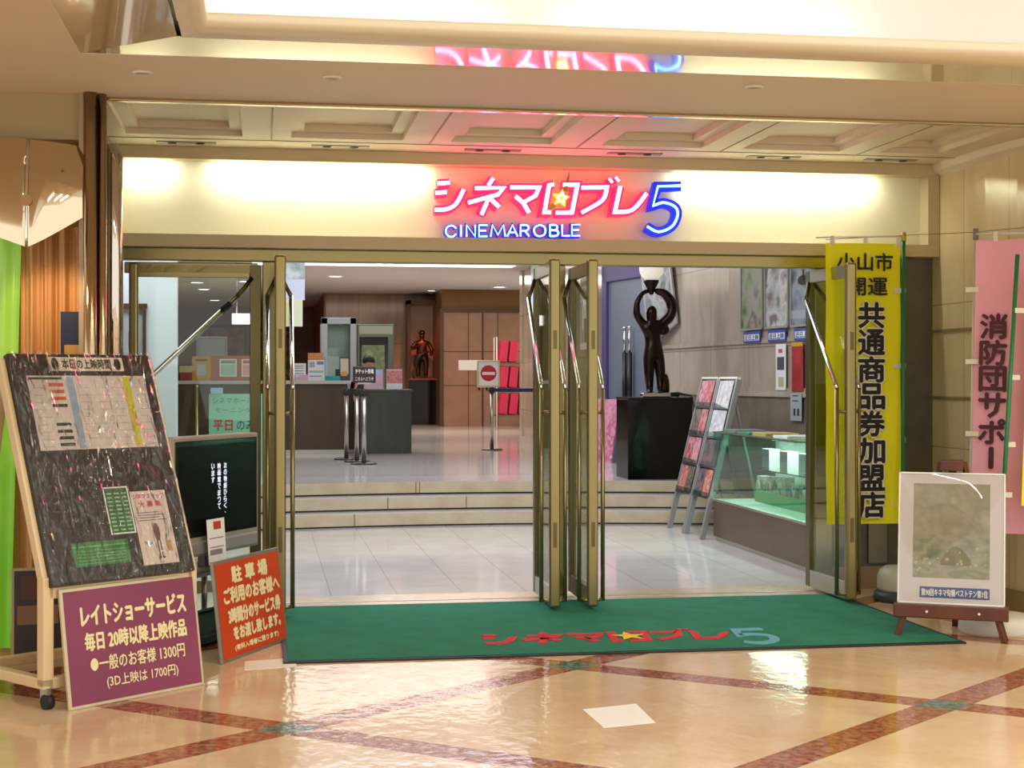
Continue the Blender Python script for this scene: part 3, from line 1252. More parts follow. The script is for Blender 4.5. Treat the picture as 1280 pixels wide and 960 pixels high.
# timetable sheet
b = MB(MBD)
b.rect(.075, .735, .645, 1.02, -.0245, 0)
b.rect(.285, .325, .65, 1.015, -.025, 1)
b.rect(.60, .645, .65, 1.015, -.025, 2)
b.rect(.085, .26, 1.0, 1.012, -.025, 4)
for i, z in enumerate((.965, .93, .895)):
    b.rect(.185, .265, z, z + .018, -.025, 3)
b.rect(.185, .265, .86, .876, -.025, 4)
for z in (.765, .73, .697, .664):
    b.rect(.185, .265, z, z + .016, -.025, 4)
for i in range(9):
    z = .66 + .037 * i
    for x in (.095, .345, .44, .53, .665):
        ww = .05 + .03 * random.random()
        b.rect(x, x + ww, z, z + .004, -.025, 5)
b.build('timetable_sheet', [mat('grey_paper', '#cfc3b8', .6), mat('pale_blue_print', '#8ba3ae', .6), mat('yellow_print', '#c4bd2e', .6), mat('orange_print', '#c4532a', .6), mat('dark_green_print', '#2c3a33', .6), mat('grey_print', '#b0a69c', .6)], bd, label='pale timetable with a blue and a yellow column')
b = MB(MBD)
b.rect(.36, .50, .215, .45, -.0245, 0)
b.rect(.367, .493, .222, .443, -.025, 1)
for i in range(10):
    for x in (.375, .418, .458):
        b.rect(x, x + .028, .232 + i * .02, .240 + i * .02, -.0255, 2)
b.build('price_list', [PAPER, mat('green_print', '#2a6a3a', .5), mat('pale_green_print', '#9dbb92', .5)], bd, label='white-edged dark green price list')
b = MB(MBD)
b.rect(.135, .44, .075, .19, -.0245, 0)
b.rect(.135, .44, .165, .172, -.025, 1)
for i in range(5):
    b.rect(.15, .42, .085 + i * .015, .089 + i * .015, -.025, 1)
b.build('green_sheet', [mat('green_sheet_print', '#2f7d3c', .5), mat('soft_green_print', '#6aa560', .5)], bd, label='plain green sheet')
b = MB(MBD)
b.rect(.505, .71, .05, .42, -.0245, 0)
b.disc(.615, .21, .018, -.025, 1, rz=.045)
b.rect(.605, .612, .085, .17, -.0252, 1)
b.rect(.620, .627, .085, .17, -.0252, 1)
b.rect(.597, .613, .078, .086, -.0252, 2)
b.rect(.620, .636, .078, .086, -.0252, 2)
b.sheet(8, 1, lambda u, v: (.535 + .05 * u, -.0251, .163 - .016 * math.sin(PI * u) + .008 * v), 3)
b.rect(.535, .538, .075, .16, -.0252, 4)
b.rect(.655, .685, .11, .165, -.0252, 4)
for i in range(4):
    b.rect(.525, .69 - .04 * (i % 2), .27 + i * .013, .273 + i * .013, -.0251, 2)
po = b.build('staff_poster', [mat('pale_pink_paper', '#dccbc0', .5), mat('maroon_print', '#5c2a35', .5), INK, mat('blue_print', '#3a6aa0', .5), mat('tan_print', '#c19a55', .5)], bd, label='pale recruiting poster with maroon figure')
PINKI = mat('pink_red_ink', '#cf4a5a', .5)
txt('シネマスタッフ', MBD, .608, .392, .18, .026, PINKI, po, bold=.001, eps=.0255)
txt('大 募 集', MBD, .608, .353, .13, .03, PINKI, po, bold=.001, eps=.0255)
# clear film with creases
random.seed(3)
FILM = glassy('clear_film', '#f2f2f2', .06, .05, bump=(8, 1.0, (3., 3., .5)), gain=1., det=1.)
b = MB(MBD)


def filmf(u, v):
    y = -.031 - .003 * math.sin(u * 43 + 2 * math.sin(v * 7)) * math.sin(v * 2.3 + u * 4) - .002 * math.sin(u * 90 + v * 5)
    return (-.004 + .803 * u, y, -.004 + 1.143 * v)


b.sheet(70, 50, filmf)
b.build('film_cover', FILM, bd)

# purple late-show board
ps = thing('late_show_sign', 'purple late show price board leaning on the notice board stand', 'sign board', (-.868, 7.112, 0), R(41.5))
MP = lean(R(8.5))
b = MB(MP)
b.box(0, .775, 0, .018, 0, .55)
b.build('board_frame', mat('pale_metal_edge', '#c9bd9c', .35, .4), ps, .004)
b = MB(MP)
b.box(.016, .759, -.002, .002, .016, .534)
b.build('sheet', mat('purple_print', '#7d2c50', .35, var=(2, '#88345a')), ps)
CRM = mat('cream_ink', '#eee2ae', .5)
txt('レイトショーサービス', MP, .40, .415, .60, .095, CRM, ps, bold=.004, eps=.004)
txt('毎日 20時以降上映作品', MP, .40, .295, .58, .082, CRM, ps, bold=.003, eps=.004)
txt('●一般のお客様 1300円', MP, .40, .19, .54, .068, CRM, ps, bold=.0012, eps=.004)
txt('(3D上映は 1700円)', MP, .415, .098, .41, .062, CRM, ps, bold=.0008, eps=.004)

# orange parking board
os_ = thing('parking_sign', 'orange parking ticket board leaning in front of the television rack', 'sign board', (-.215, 8.15, 0), R(63.5))
MO = lean(R(6.5))
b = MB(MO)
b.box(0, .79, 0, .018, 0, .54)
b.build('board_frame', mat('grey_metal_edge', '#9b978c', .35, .6), os_, .004)
b = MB(MO)
b.box(.018, .772, -.002, .002, .018, .522)
b.build('sheet', mat('orange_red_print', '#cf4416', .3, var=(1.6, '#c23c14')), os_)
txt('駐 車 場', MO, .40, .45, .42, .085, CRM, os_, bold=.005, eps=.004)
txt('ご利用のお客様へ', MO, .41, .345, .66, .085, CRM, os_, bold=.005, eps=.004)
txt('3時間分のサービス券', MO, .42, .235, .62, .08, CRM, os_, bold=.005, eps=.004)
txt('をお渡し致します。', MO, .43, .14, .56, .07, CRM, os_, bold=.005, eps=.004)
txt('(有料入場者に限ります)', MO, .41, .06, .52, .035, CRM, os_, bold=.002, eps=.004)

# television on its rack
rk = thing('television_rack', 'low silver and glass rack carrying the television', 'television rack', (-.47, 8.42, 0), R(60))
b = MB()
b.box(-.02, .92, .0, .40, .40, .43)
b.build('top_shelf', mat('grey_glass_shelf', '#7d8384', .15, .3), rk, .004)
for x in (.03, .87):
    for y in (.03, .37):
        b = MB()
        b.tube([(x, y, 0), (x, y, .40)], .018, 14)
        b.build('leg', STEEL, rk)
b = MB()
b.box(.0, .90, .02, .38, .20, .215)
b.build('shelf', mat('teal_glass', '#2e5d55', .1), rk)
b = MB()
b.box(-.01, .91, .01, .39, .02, .06)
b.build('base', BLACK, rk, .006)
o = MB().box(.10, .80, .05, .36, 0, .12).box(.14, .30, .045, .05, .03, .08, 1).build('video_player', [mat('grey_case', '#4a5656', .3), BLACK], None, .004)
o.location = (-.47, 8.42, .06)
o.rotation_euler = (0, 0, R(60))
tag(o, 'grey video player on the bottom of the silver rack', 'video player')
tv = thing('television', 'grey flat television turned sideways showing white vertical text', 'television', (-.484, 8.37, .43), R(60))
b = MB()
b.box(0, .90, 0, .075, .09, .76)
b.box(.06, .84, .075, .12, .15, .70, 1)
b.build('housing', [mat('champagne_plastic', '#a59a8b', .35, .3), BLACK], tv, .008)
b = MB()
b.box(.02, .88, -.004, .01, .20, .735)
b.build('bezel', BLACK_G, tv, .003)
b = MB()
b.rect(.05, .85, .225, .705, -.0055)
sc = b.build('screen', mat('dark_screen', '#060809', .25, spec=.25), tv)
TVI = mat('screen_white_text', '#ffffff', .5, emit='#b8c8ff', es=.4)
TVM = Matrix()
for k, (s_, x) in enumerate((('次の物語ひらく、', .52), ('映画館でまって', .455), ('います', .39))):
    vtext(s_, TVM, x, .60, .032, .038, TVI, sc, bold=.001, eps=.007)
b = MB()
b.box(.02, .88, -.012, .02, .10, .175)
b.build('speaker_bar', mat('silver_speaker', '#a5a3a2', .4, .5), tv, .01)
b = MB()
b.box(.25, .65, .0, .20, 0, .025)
b.box(.38, .52, .04, .09, .02, .12)
b.build('foot', mat('foot_grey', '#6d6964', .4), tv, .006)
o = MB().rect(0, .19, 0, .25).rect(.07, .15, .19, .235, -.0006, 1).rect(.02, .17, .14, .146, -.0006, 2).rect(.02, .17, .09, .096, -.0006, 2).rect(.02, .15, .05, .08, -.0006, 2).build('notice_card', [PAPER, mat('red_stamp', '#b5402c', .5), mat('faint_ink', '#8a8580', .5)])
o.location = (-.30, 8.57, .475)
o.rotation_euler = (R(-4), 0, R(61))
tag(o, 'small white card with red patch at the foot of the television', 'notice card')

# dark framed poster on the floor behind the stand
dp = thing('framed_poster', 'dark framed poster standing on the floor behind the notice board stand', 'poster', (-1.32, 8.36, .0), R(8))
MD = lean(R(5))
b = MB(MD)
b.box(0, .27, 0, .02, 0, .50)
b.build('frame', mat('pale_frame', '#b9a98a', .4), dp, .003)
b = MB(MD)
b.rect(.015, .255, .02, .485, -.001, 0)
b.rect(.03, .24, .20, .30, -.002, 1)
b.rect(.05, .15, .33, .46, -.002, 2)
b.build('sheet', [mat('dark_maroon_print', '#2a1512', .35), mat('tan_band', '#8b6a4e', .5), mat('brown_figure_print', '#5d3a30', .5)], dp)

# ================================================================== LEFT SHOP BOOTH
hd = thing('booth_hood', 'polished metal hood with pointed lower edge over the lit booth at left', 'booth hood', (0, 0, 0))
MIR = mat('polished_hood_metal', '#d6c6aa', .06, 1, bump=(2.5, .04))


def hood(u, v, side):
    # two bulging panels meeting on a seam
    xs = -1.235
    x = xs + (xs - 1.75 + .55 - xs if False else 0)
    if side > 0:
        x = xs + .275 * u
        top = 2.78 - .02 * u
        bot = 2.20 + .17 * u ** 1.2
    else:
        x = xs - .45 * u
        top = 2.78 + .03 * u
        bot = 2.20 + .16 * u
    z = top + (bot - top) * v
    y = 8.48 - .07 * v - .03 * math.sin(PI * v) - .10 * (1 - u * u)
    return (x, y, z)


b = MB()
b.sheet(18, 16, lambda u, v: hood(u, v, 1))
b.sheet(18, 16, lambda u, v: hood(u, v, -1))
bmesh.ops.remove_doubles(b.bm, verts=b.bm.verts, dist=.0005)
b.build('hood_shell', MIR, hd)
b = MB()
b.tube([hood(0, v / 10, 1) for v in range(11)], .008, 8)
b.build('seam_bead', CHROME, hd)
c0 = hood(.04, .58, 1)
b = MB()
b.disc(c0[0] - .01, c0[2], .03, c0[1] - .012, n=20)
b.build('round_cover', mat('tan_cover', '#b78d5c', .4), hd)
GREENP = mat('backlit_green_acrylic', '#7fb23e', .25, emit='#8dff3a', es=.14, var=(3, '#a8c862'))
o = MB().sheet(30, 4, lambda u, v: (-1.75 + (.37 + .06 * v) * u, 8.72 + .02 * math.sin(u * 22), .02 + 2.35 * v)).build('backlit_panel', GREENP)
tag(o, 'glowing green backlit panel at the far left edge behind the notice board', 'panel')
ORG = mat('orange_curtain_cloth', '#c4925a', .55, var=(4, '#d6ae7c'), stretch=(1, 1, .1))
o = MB().sheet(70, 6, lambda u, v: (-1.33 + .345 * u, 8.75 + .03 * math.sin(u * 26) + .01 * math.sin(u * 61), .45 + 1.9 * v)).build('curtain', ORG)
tag(o, 'orange pleated curtain under the metal hood', 'curtain')
b = MB()
b.box(-1.34, -1.04, 8.62, 8.95, 0, .44)
tag(b.build('booth_plinth', mat('peach_plinth', '#c08a5a', .4), None, .01), 'peach coloured plinth under the orange curtain', 'plinth')
o = MB().box(0, .12, 0, .01, 0, .42).rect(.02, .10, .18, .24, -.001, 1).rect(.02, .10, .05, .13, -.001, 2).build('booth_poster', [mat('navy_print', '#101c38', .4), mat('gold_print', '#a9873a', .5), mat('blue_grey_print', '#2d4a6a', .5)])
o.location = (-1.085, 8.50, 1.45)
tag(o, 'narrow navy blue poster beside the bronze pillar', 'poster')
for i, (x, z) in enumerate(((-1.04, 2.31), (-1.12, 2.28), (-1.20, 2.30))):
    pass

# ================================================================== EASEL AND PICTURE
YE = R(-29)
ea = thing('display_easel', 'dark wooden easel holding a white framed picture on the mat corner', 'easel', (3.66, 8.42, 0), YE)
WOOD = mat('reddish_dark_wood', '#4f2413', .3, var=(5, '#64311b'), stretch=(1, 1, .2))
TE = R(9)
b = MB()
b.box(-.02, .62, -.045, .035, .12, .20)
b.build('ledge', WOOD, ea, .006)
for x0, x1 in ((.0, .045), (.60, .555)):
    b = MB()
    b.bar((x0, -.02, .0), (x1, .0, .16), .042, .03)
    b.bar((x1, .02, .16), (.30 + (x1 - .30) * .25, .17, 1.02), .035, .022)
    b.build('front_leg', WOOD, ea, .003)
b = MB()
b.bar((.30, .50, 0), (.30, .17, 1.0), .045, .03)
b.build('rear_leg', WOOD, ea, .003)
b = MB()
b.box(.235, .365, .08, .20, .97, 1.03)
b.build('top_clip', WOOD, ea, .006)
for x in (.17, .46):
    b = MB()
    b.tube([(x, -.045, .16), (x, -.051, .16)], .008, 10)
    b.build('screw', CHROME, ea)
pc = thing('framed_picture', 'white framed picture of a hazy green field with blue caption strip on easel', 'picture', (3.66, 8.42, .2), YE)
ME = lean(TE, 0, .0, 0)
b = MB(ME)
b.box(.0, .60, .0, .016, 0, .765)
b.build('mount', mat('white_mount', '#d6d0cb', .4), pc, .003)
b = MB(ME)
for (a0, a1, c0_, c1_) in ((0, .6, 0, .008), (0, .6, .757, .765), (0, .008, 0, .765), (.592, .6, 0, .765)):
    b.box(a0, a1, -.006, 0, c0_, c1_)
b.build('edge', mat('white_edge', '#f4f7f0', .3), pc)
FIELD = printed('hazy_green_field', ['#6f7a58', '#8f9176', '#a69d86', '#7f8a66', '#9d9a7d'], 7, .5, stretch=(1, 1, 1.6))
b = MB(ME)
b.rect(.085, .515, .15, .70, -.001, 0)
b.rect(.085, .515, .15, .40, -.0014, 1)
b.sheet(14, 6, lambda u, v: (.24 + .17 * u, -.002, .225 + .11 * v * math.sin(PI * (.08 + .84 * u))), 2, False)
b.build('print', [printed('hazy_brown_sky', ['#a29a84', '#8f8c70', '#aaa08c'], 9), FIELD, printed('muted_bush', ['#857a4f', '#6c6a44', '#8d7d5c'], 12)], pc)
random.seed(11)
b = MB(ME)
for i in range(26):
    x, z = random.uniform(.095, .50), random.uniform(.17, .33)
    b.disc(x, z, random.uniform(.004, .011), -.0024, random.choice((0, 1)), 8)
b.build('flower_print', [mat('pale_flower', '#b9b59a', .6), mat('yellow_flower', '#b3ac5a', .6)], pc)
b = MB(ME)
b.rect(.125, .515, .035, .098, -.001)
cs = b.build('caption_strip', mat('navy_blue_strip', '#2b4a86', .5), pc)
txt('第90回キネマ旬報ベストテン第1位', ME, .32, .066, .37, .042, PAPER, cs, bold=.001, eps=.0025)
b = MB(ME)


def cover(u, v):
    e = .036 * (math.sin(PI * u) * math.sin(PI * v)) ** .7 + .006 * math.sin(u * 6.0 + v * 4)
    return (.006 + .588 * u, -.006 - e, .006 + .753 * v)


b.sheet(24, 30, cover)
b.build('plastic_cover', glassy('bowed_plastic', '#f4f4f4', .06, .03), pc)


# ================================================================== BANNERS
def banner_cloth(name, Wd, Hh, m, parent, seed, amp=.018):
    b = MB()
    b.sheet(24, 70, lambda u, v: (Wd * u, amp * math.sin(u * 7 + seed + v * 3) * (.3 + v * .3) + .006 * math.sin(v * 17 + u * 5 + seed), -Hh * v))
    return b.build(name, m, parent)


YELL = mat('yellow_banner_cloth', '#f2f000', .7, emit=None)
yb = thing('yellow_banner', 'tall yellow banner with black vertical lettering behind the right door', 'banner', (4.29, 9.78, 0), 0)
b = MB()
b.lathe([(0, 0.0), (.19, 0), (.20, .02), (.19, .06), (.165, .07)], n=36)
b.build('base_ring', mat('dark_blue_grey_rubber', '#30363a', .5), yb)
b = MB()
b.lathe([(.165, .07), (.172, .09), (.170, .17), (.155, .21), (.12, .232), (.03, .24), (.03, .27), (0, .27)], n=36)
b.build('base_tank', mat('grey_white_plastic', '#b9b7a6', .4), yb)
PG = mat('green_pole_paint', '#1c7a45', .35)
b = MB()
b.tube([(0, 0, .25), (.075, .16, 2.47)], .014, 12)
b.build('pole', PG, yb)
b = MB()
b.tube([(.075, .16, 2.46), (.077, .162, 2.52)], .018, 12)
b.build('pole_cap', mat('yellow_cap', '#c9b23a', .4), yb)
b = MB()
b.tube([(.085, .155, 2.495), (-.56, .155, 2.475)], .006, 8)
b.build('crossbar', WHITE_M, yb)
cl = banner_cloth('cloth', .54, 1.93, YELL, yb, 1.)
cl.location = (-.49, .15, 2.44)
b = MB()
for z in (2.10, 1.58, 1.07, .62):
    MB().box(.0, .085, .145, .152, z, z + .035).build('loop_tab', mat('white_tab', '#dfdcc8', .6), yb)
for x in (-.46, -.22, .02):
    MB().box(x, x + .03, .148, .153, 2.42, 2.49).build('loop_tab', mat('white_tab', '#dfdcc8', .6), yb)
MY = Matrix.Translation((-.49, .15, 2.44))
txt('小山市', MY, .27, -.13, .40, .12, INK, yb, bold=.003, eps=.03)
txt('開運', MY, .29, -.30, .28, .12, INK, yb, bold=.003, eps=.03)
WHT = mat('white_outline_ink', '#e9e8da', .6)
vtext('共通商品券加盟店', MY, .315, -.41, .17, .186, WHT, yb, bold=.016, eps=.030, name='lettering_outline', wide=1.1)
vtext('共通商品券加盟店', MY, .315, -.41, .17, .186, INK, yb, bold=.0065, eps=.033, wide=1.1)

pb = thing('pink_banner', 'tall pink banner with dark red vertical lettering behind the easel', 'banner', (4.36, 8.95, 0), R(-38))
b = MB()
b.lathe([(0, 0), (.16, 0), (.17, .02), (.16, .08), (.05, .11), (.03, .15), (0, .15)], n=32)
b.build('base_tank', mat('white_plastic', '#d5d1c2', .4), pb)
b = MB()
b.tube([(0, 0, .12), (.04, .03, 2.42)], .011, 12)
b.build('pole', mat('white_pole', '#d2cdbb', .35), pb)
b = MB()
b.tube([(.04, .03, 2.38), (.04, .03, 2.45)], .018, 12)
b.build('pole_cap', mat('grey_cap', '#857d6c', .4), pb)
b = MB()
b.tube([(.04, .02, 2.415), (.66, .0, 2.40)], .007, 8)
b.build('crossbar', WHITE_M, pb)
PINK = mat('pink_banner_cloth', '#efaabb', .7)
b = MB()
b.sheet(24, 60, lambda u, v: (.05 - .035 * v + .58 * u, .0 - .02 + .016 * math.sin(u * 8 + v * 3), 2.37 - 1.82 * v))
b.build('cloth', PINK, pb)
b = MB()
for z in (2.05, 1.60, 1.15):
    MB().box(-.01, .07, -.03, -.024, z, z + .03).build('loop_tab', mat('white_tab', '#dfdcc8', .6), pb)
for x in (.16, .4, .62):
    MB().box(x, x + .025, -.03, -.024, 2.36, 2.42).build('loop_tab', mat('white_tab', '#dfdcc8', .6), pb)
MPB = Matrix.Translation((.05, -.02, 2.37)) @ Matrix.Rotation(R(1.1), 4, 'Y')
DRED = mat('dark_maroon_ink', '#4a1420', .6)
vtext('消防団サポー', MPB, .125, -.46, .15, .163, DRED, pb, bold=.006, eps=.03, wide=1.05)

gb = thing('green_pole_banner', 'green banner pole on round white base at the right edge', 'banner', (4.30, 8.45, 0), 0)
b = MB()
b.lathe([(0, 0), (.215, 0), (.225, .02), (.22, .09), (.20, .105), (.05, .115), (0, .115)], n=40)
b.build('base_tank', mat('white_plastic', '#d5d1c2', .4), gb)
b = MB()
b.lathe([(.04, .10), (.04, .20), (.046, .21), (.046, .245), (0, .245)], n=20)
b.build('socket', mat('white_plastic', '#d5d1c2', .4), gb)
b = MB()
b.tube([(0, 0, .2), (.145, .03, 2.25)], .013, 12)
b.build('pole', PG, gb)
b = MB()
b.sheet(10, 40, lambda u, v: (.235 - .075 * v + .45 * u, .02 + .012 * math.sin(u * 8 + v * 4), 2.2 - 1.45 * v))
b.build('cloth', YELL, gb)
b = MB()
for z in (1.9, 1.5, 1.1, .8):
    xx = .145 * (z - .2) / 2.05
    MB().box(xx, xx + .06, .012, .02, z, z + .03).build('loop_tab', mat('white_tab', '#dfdcc8', .6), gb)
o = MB().tube([(3.80, 9.94, 2.462), (4.365, 9.94, 2.50), (4.40, 8.98, 2.43), (4.85, 8.9, 2.47)], .0025, 6).build('banner_cord', mat('tan_cord', '#8f8468', .6))
tag(o, 'thin cord strung between the tops of the two banner poles', 'cord')

# ================================================================== LOBBY: TICKET COUNTER
ZU = .41
ct = thing('ticket_counter', 'long brown ticket counter with pale top at the back left', 'counter', (-2.2, 22.6, ZU))
b = MB()
b.box(0, 3.42, 0, .9, 0, 1.03)
b.build('front_panel', mat('counter_brown', '#3d2a18', .3, var=(3, '#4b361f'), stretch=(1, 1, .25)), ct)
b = MB()
b.box(-.05, 3.47, -.08, 1.0, 1.03, 1.08)
b.build('worktop', mat('pale_worktop', '#bfb8ae', .25), ct, .006)
b = MB()
b.box(0, 3.42, -.005, 0, 0, .06)
b.build('kickboard', STEEL, ct)
gc = thing('green_counter', 'small dark green stone counter right of the ticket counter', 'counter', (1.40, 22.5, ZU))
b = MB()
b.box(0, .76, 0, .7, 0, .92)
b.build('cabinet', mat('dark_green_stone', '#0e1a12', .2, var=(3, '#1f2e1e'), stretch=(3, 3, .3)), gc)
b = MB()
b.box(-.02, .78, -.02, .72, .92, .95)
b.build('worktop', mat('dark_worktop', '#2a2f28', .2), gc, .004)
CT = ZU + 1.08


def card(name, w_, h_, mats, loc, label, cat, fn=None, tilt=10, rz=0, group=None, foot=True):
    t = thing(name, label, cat, loc, rz, group)
    M = lean(R(tilt))
    b = MB(M)
    b.box(0, w_, 0, .012, 0, h_, 0)
    b.build('card', mats[0], t)
    if fn:
        b = MB(M)
        fn(b)
        b.build('print', list(mats[1:]), t)
    if foot:
        b = MB()
        b.box(w_ * .2, w_ * .8, 0, .03 + h_ * math.sin(R(tilt)) * .6, 0, .012)
        b.build('foot', CLEARPL, t)
    return t


def P(px, py, Y):
    """point on the plane Y seen at a photo pixel (1280 x 960), to measure sizes at true depth"""
    th = math.atan(310 / 1900)
    a, bb = (px - 640) / 1900, (475 - py) / 1900
    rx, ry = math.sin(th) + a * math.cos(th), math.cos(th) - a * math.sin(th)
    k = Y / ry
    return (rx * k, Y, 1.5 + bb * k)


YC = 22.75
# leaflet holder of orange wood with two sheets
x0 = P(263, 440, YC)[0]
lh = thing('leaflet_holder', 'orange wooden leaflet holder with green and pink sheets on the counter', 'leaflet holder', (x0, YC, CT))
M_ = lean(R(14))
b = MB(M_)
b.box(0, .72, 0, .02, 0, .38)
b.build('back_board', mat('orange_wood', '#b0612f', .4), lh)
for x, c in ((.13, '#a9d6b4'), (.45, '#e7a7a4')):
    b = MB(M_)
    b.rect(x, x + .25, .06, .33, -.001, 0)
    b.rect(x + .02, x + .23, .26, .31, -.002, 1)
    b.rect(x + .02, x + .23, .08, .24, -.002, 2)
    b.build('leaflet', [PAPER, mat('leaflet_head' + c, '#6faf6a' if c == '#a9d6b4' else '#d9607a', .5), mat('leaflet' + c, c, .5)], lh)
b = MB()
b.box(0, .72, -.03, .09, 0, .02)
b.build('tray', mat('orange_wood', '#b0612f', .4), lh)
card('yellow_leaflet_stand', .27, .36, [mat('amber_card', '#c7921f', .5), mat('dark_head', '#5b3b10', .5), mat('blue_white_print', '#a8b6c4', .5)], (P(240, 440, YC)[0], YC - .02, CT),
     'amber yellow leaflet stand at the left of the orange holder', 'leaflet stand', lambda b: (b.rect(.05, .22, .29, .32, -.001, 0), b.rect(.08, .2, .08, .24, -.001, 1)), 8)
o = MB().box(0, .20, 0, .16, 0, .12).build('red_leaflet_box', mat('dark_red_box', '#a03a44', .5), None, .004)
o.location = (P(225, 470, YC)[0], YC, CT)
tag(o, 'small dark red box at the visible left end of the counter', 'box')
o = MB().box(0, .22, 0, .15, 0, .10).build('cream_leaflet_box', mat('cream_box', '#cdbd8a', .5), None, .004)
o.location = (P(224, 470, YC)[0], YC, CT + .12)
tag(o, 'cream box on top of the small dark red box', 'box')
# items on the right part of the counter
t = thing('flyer_stand', 'white flyer stand with orange top card on the ticket counter', 'flyer stand', (P(385, 440, YC)[0], YC, CT))
M_ = lean(R(6))
b = MB(M_)
b.box(0, .245, 0, .012, 0, .31, 0)
b.rect(.02, .10, .2, .28, -.001, 1)
b.rect(.13, .23, .24, .29, -.001, 2)
b.rect(.02, .23, .12, .15, -.001, 3)
b.rect(.02, .2, .06, .075, -.001, 2)
b.build('flyer', [PAPER, mat('grey_blue_print', '#a7b0c4', .5), mat('blue_line_print', '#7c86b4', .5), mat('aqua_print', '#84cbbb', .5)], t)
b = MB(M_)
b.box(.0, .23, -.004, .008, .315, .415)
b.build('top_card', mat('orange_card', '#e28a3c', .5), t)
o = thing('acrylic_box', 'clear acrylic box with teal base on the ticket counter', 'box', (P(406, 440, YC)[0], YC, CT))
b = MB()
b.box(0, .22, 0, .16, .07, .36)
b.build('clear_case', glassy('pale_blue_acrylic', '#b9d8de', .12), o)
b = MB()
b.box(0, .23, 0, .17, 0, .07)
b.build('base', mat('teal_plastic', '#2aa39c', .4), o)
t = card('dark_edged_leaflet_stand', .16, .36, [mat('navy_card', '#2b2c44', .5), mat('leaflet_cream', '#d9cbb0', .5), mat('leaflet_amber', '#d99a3a', .5)], (P(424, 440, YC)[0], YC, CT),
         'cream and amber leaflet stand with dark edge beside the silver warmer', 'leaflet stand', lambda b: (b.rect(.02, .14, .1, .34, -.001, 0), b.rect(.03, .12, .07, .14, -.002, 1)), 12)
card('white_notice_stand', .22, .26, [PAPER, mat('blue_line_print', '#7c86b4', .5)], (P(364, 440, YC)[0], YC + .1, CT + .001),
     'white notice card with blue lines on the ticket counter', 'notice card', lambda b: [b.rect(.03, .19, z, z + .012, -.001, 0) for z in (.10, .14, .18, .21)], 5)
o = MB().box(0, .13, 0, .12, 0, .09).build('pink_leaflet_box', mat('pale_pink_box', '#d9b3c6', .5), None, .004)
o.location = (P(374, 470, YC)[0], YC - .08, CT)
tag(o, 'pale pink box below the white notice card on the counter', 'box')
o = MB().lathe([(0, 0), (.04, 0), (.045, .13), (0, .13)]).build('aqua_cup', mat('aqua_cup', '#8fc2c4', .4))
o.location = (P(370, 470, YC)[0] - .05, YC - .05, CT)
tag(o, 'small aqua cup standing on the ticket counter by the pink box', 'cup')
# silver warmer cabinet
t = thing('food_warmer', 'silver glass food warmer cabinet standing behind the ticket counter', 'food warmer', (P(401, 440, 24.2)[0], 24.0, ZU))
wz0, wz1 = .95, P(401, 397, 24.0)[2] - ZU
ww = .55
b = MB()
for x in (0, ww - .1):
    b.box(x, x + .1, 0, .5, wz0, wz1)
b.box(0, ww, 0, .5, wz1 - .1, wz1)
b.box(0, ww, 0, .5, wz0, wz0 + .12)
b.box(0, ww, .45, .5, wz0, wz1)
b.build('cabinet', mat('pale_silver', '#a9b0b2', .35, .4), t, .006)
b = MB()
b.box(.1, ww - .1, .02, .03, wz0 + .12, wz1 - .1)
b.build('glass_door', GLASS, t)
b = MB()
b.box(.1, ww - .1, .2, .44, wz0 + .12, wz0 + .5, 0)
b.build('popcorn', printed('popcorn_yellow', ['#8d8a45', '#b8ad62', '#9aa04e', '#c7b86c'], 14), t)
b = MB()
b.box(-.02, ww + .02, -.02, .52, 0, wz0)
b.build('stand', DARKBROWN, t)
# dark frame kiosk with screen
t = thing('poster_kiosk', 'dark framed green picture kiosk behind the small green counter', 'kiosk', (P(447, 440, 26)[0], 26, ZU))
kz = P(447, 405, 26)[2] - ZU
b = MB()
b.box(0, .62, 0, .35, 0, kz)
b.build('cabinet', mat('grey_green_case', '#4f574b', .35, .3), t, .01)
b = MB()
b.rect(.03, .52, .6, kz - .22, -.002, 0)
b.rect(.03, .6, kz - .17, kz - .03, -.002, 2)
b.rect(.07, .46, .8, kz - .36, -.004, 1)
b.build('display', [BLACK_G, printed('green_photo', ['#3c4f2a', '#5d6b47', '#4a5a3d', '#757d5b'], 5), mat('kiosk_head', '#7d8474', .3, .4)], t)
# person behind the counter
SKIN = mat('skin', '#b98a6e', .5)
pr = thing('person', 'dark-haired person in dark clothes seated behind the small green counter', 'person', (P(461, 450, 23.85)[0], 23.85, ZU))
hz = P(461, 452, 23.6)[2] - ZU
b = []
skin('body', [(0, 0, .48), (0, .02, .72), (0, .02, hz - .34), (0, .01, hz - .2), (0, -.01, hz - .12), (0, -.02, hz - .03), (0, -.01, hz + .05),
              (-.17, .01, hz - .36), (.17, .01, hz - .36), (-.21, -.06, hz - .60), (.21, -.06, hz - .60), (-.12, -.28, hz - .64), (.12, -.28, hz - .64),
              (-.10, -.25, .46), (.10, -.25, .46), (-.10, -.42, .44), (.10, -.42, .44), (-.10, -.42, .08), (.10, -.42, .08), (-.10, -.52, .04), (.10, -.52, .04)],
     [(0, 1), (1, 2), (2, 3), (3, 4), (4, 5), (5, 6), (2, 7), (2, 8), (7, 9), (8, 10), (9, 11), (10, 12), (0, 13), (0, 14), (13, 15), (14, 16), (15, 17), (16, 18), (17, 19), (18, 20)],
     [(.16, .12), (.14, .1), (.13, .09), .05, .075, .085, .06, .065, .065, .045, .045, .035, .035, .08, .08, .06, .06, .045, .045, .04, .04], SKIN, pr)
b = MB()
b.lathe([(.0, hz + .125), (.06, hz + .11), (.095, hz + .05), (.1, hz + .0), (.092, hz - .02)], (0, .012), 20)
b.build('hair', mat('black_hair', '#14100d', .5), pr)
b = MB()
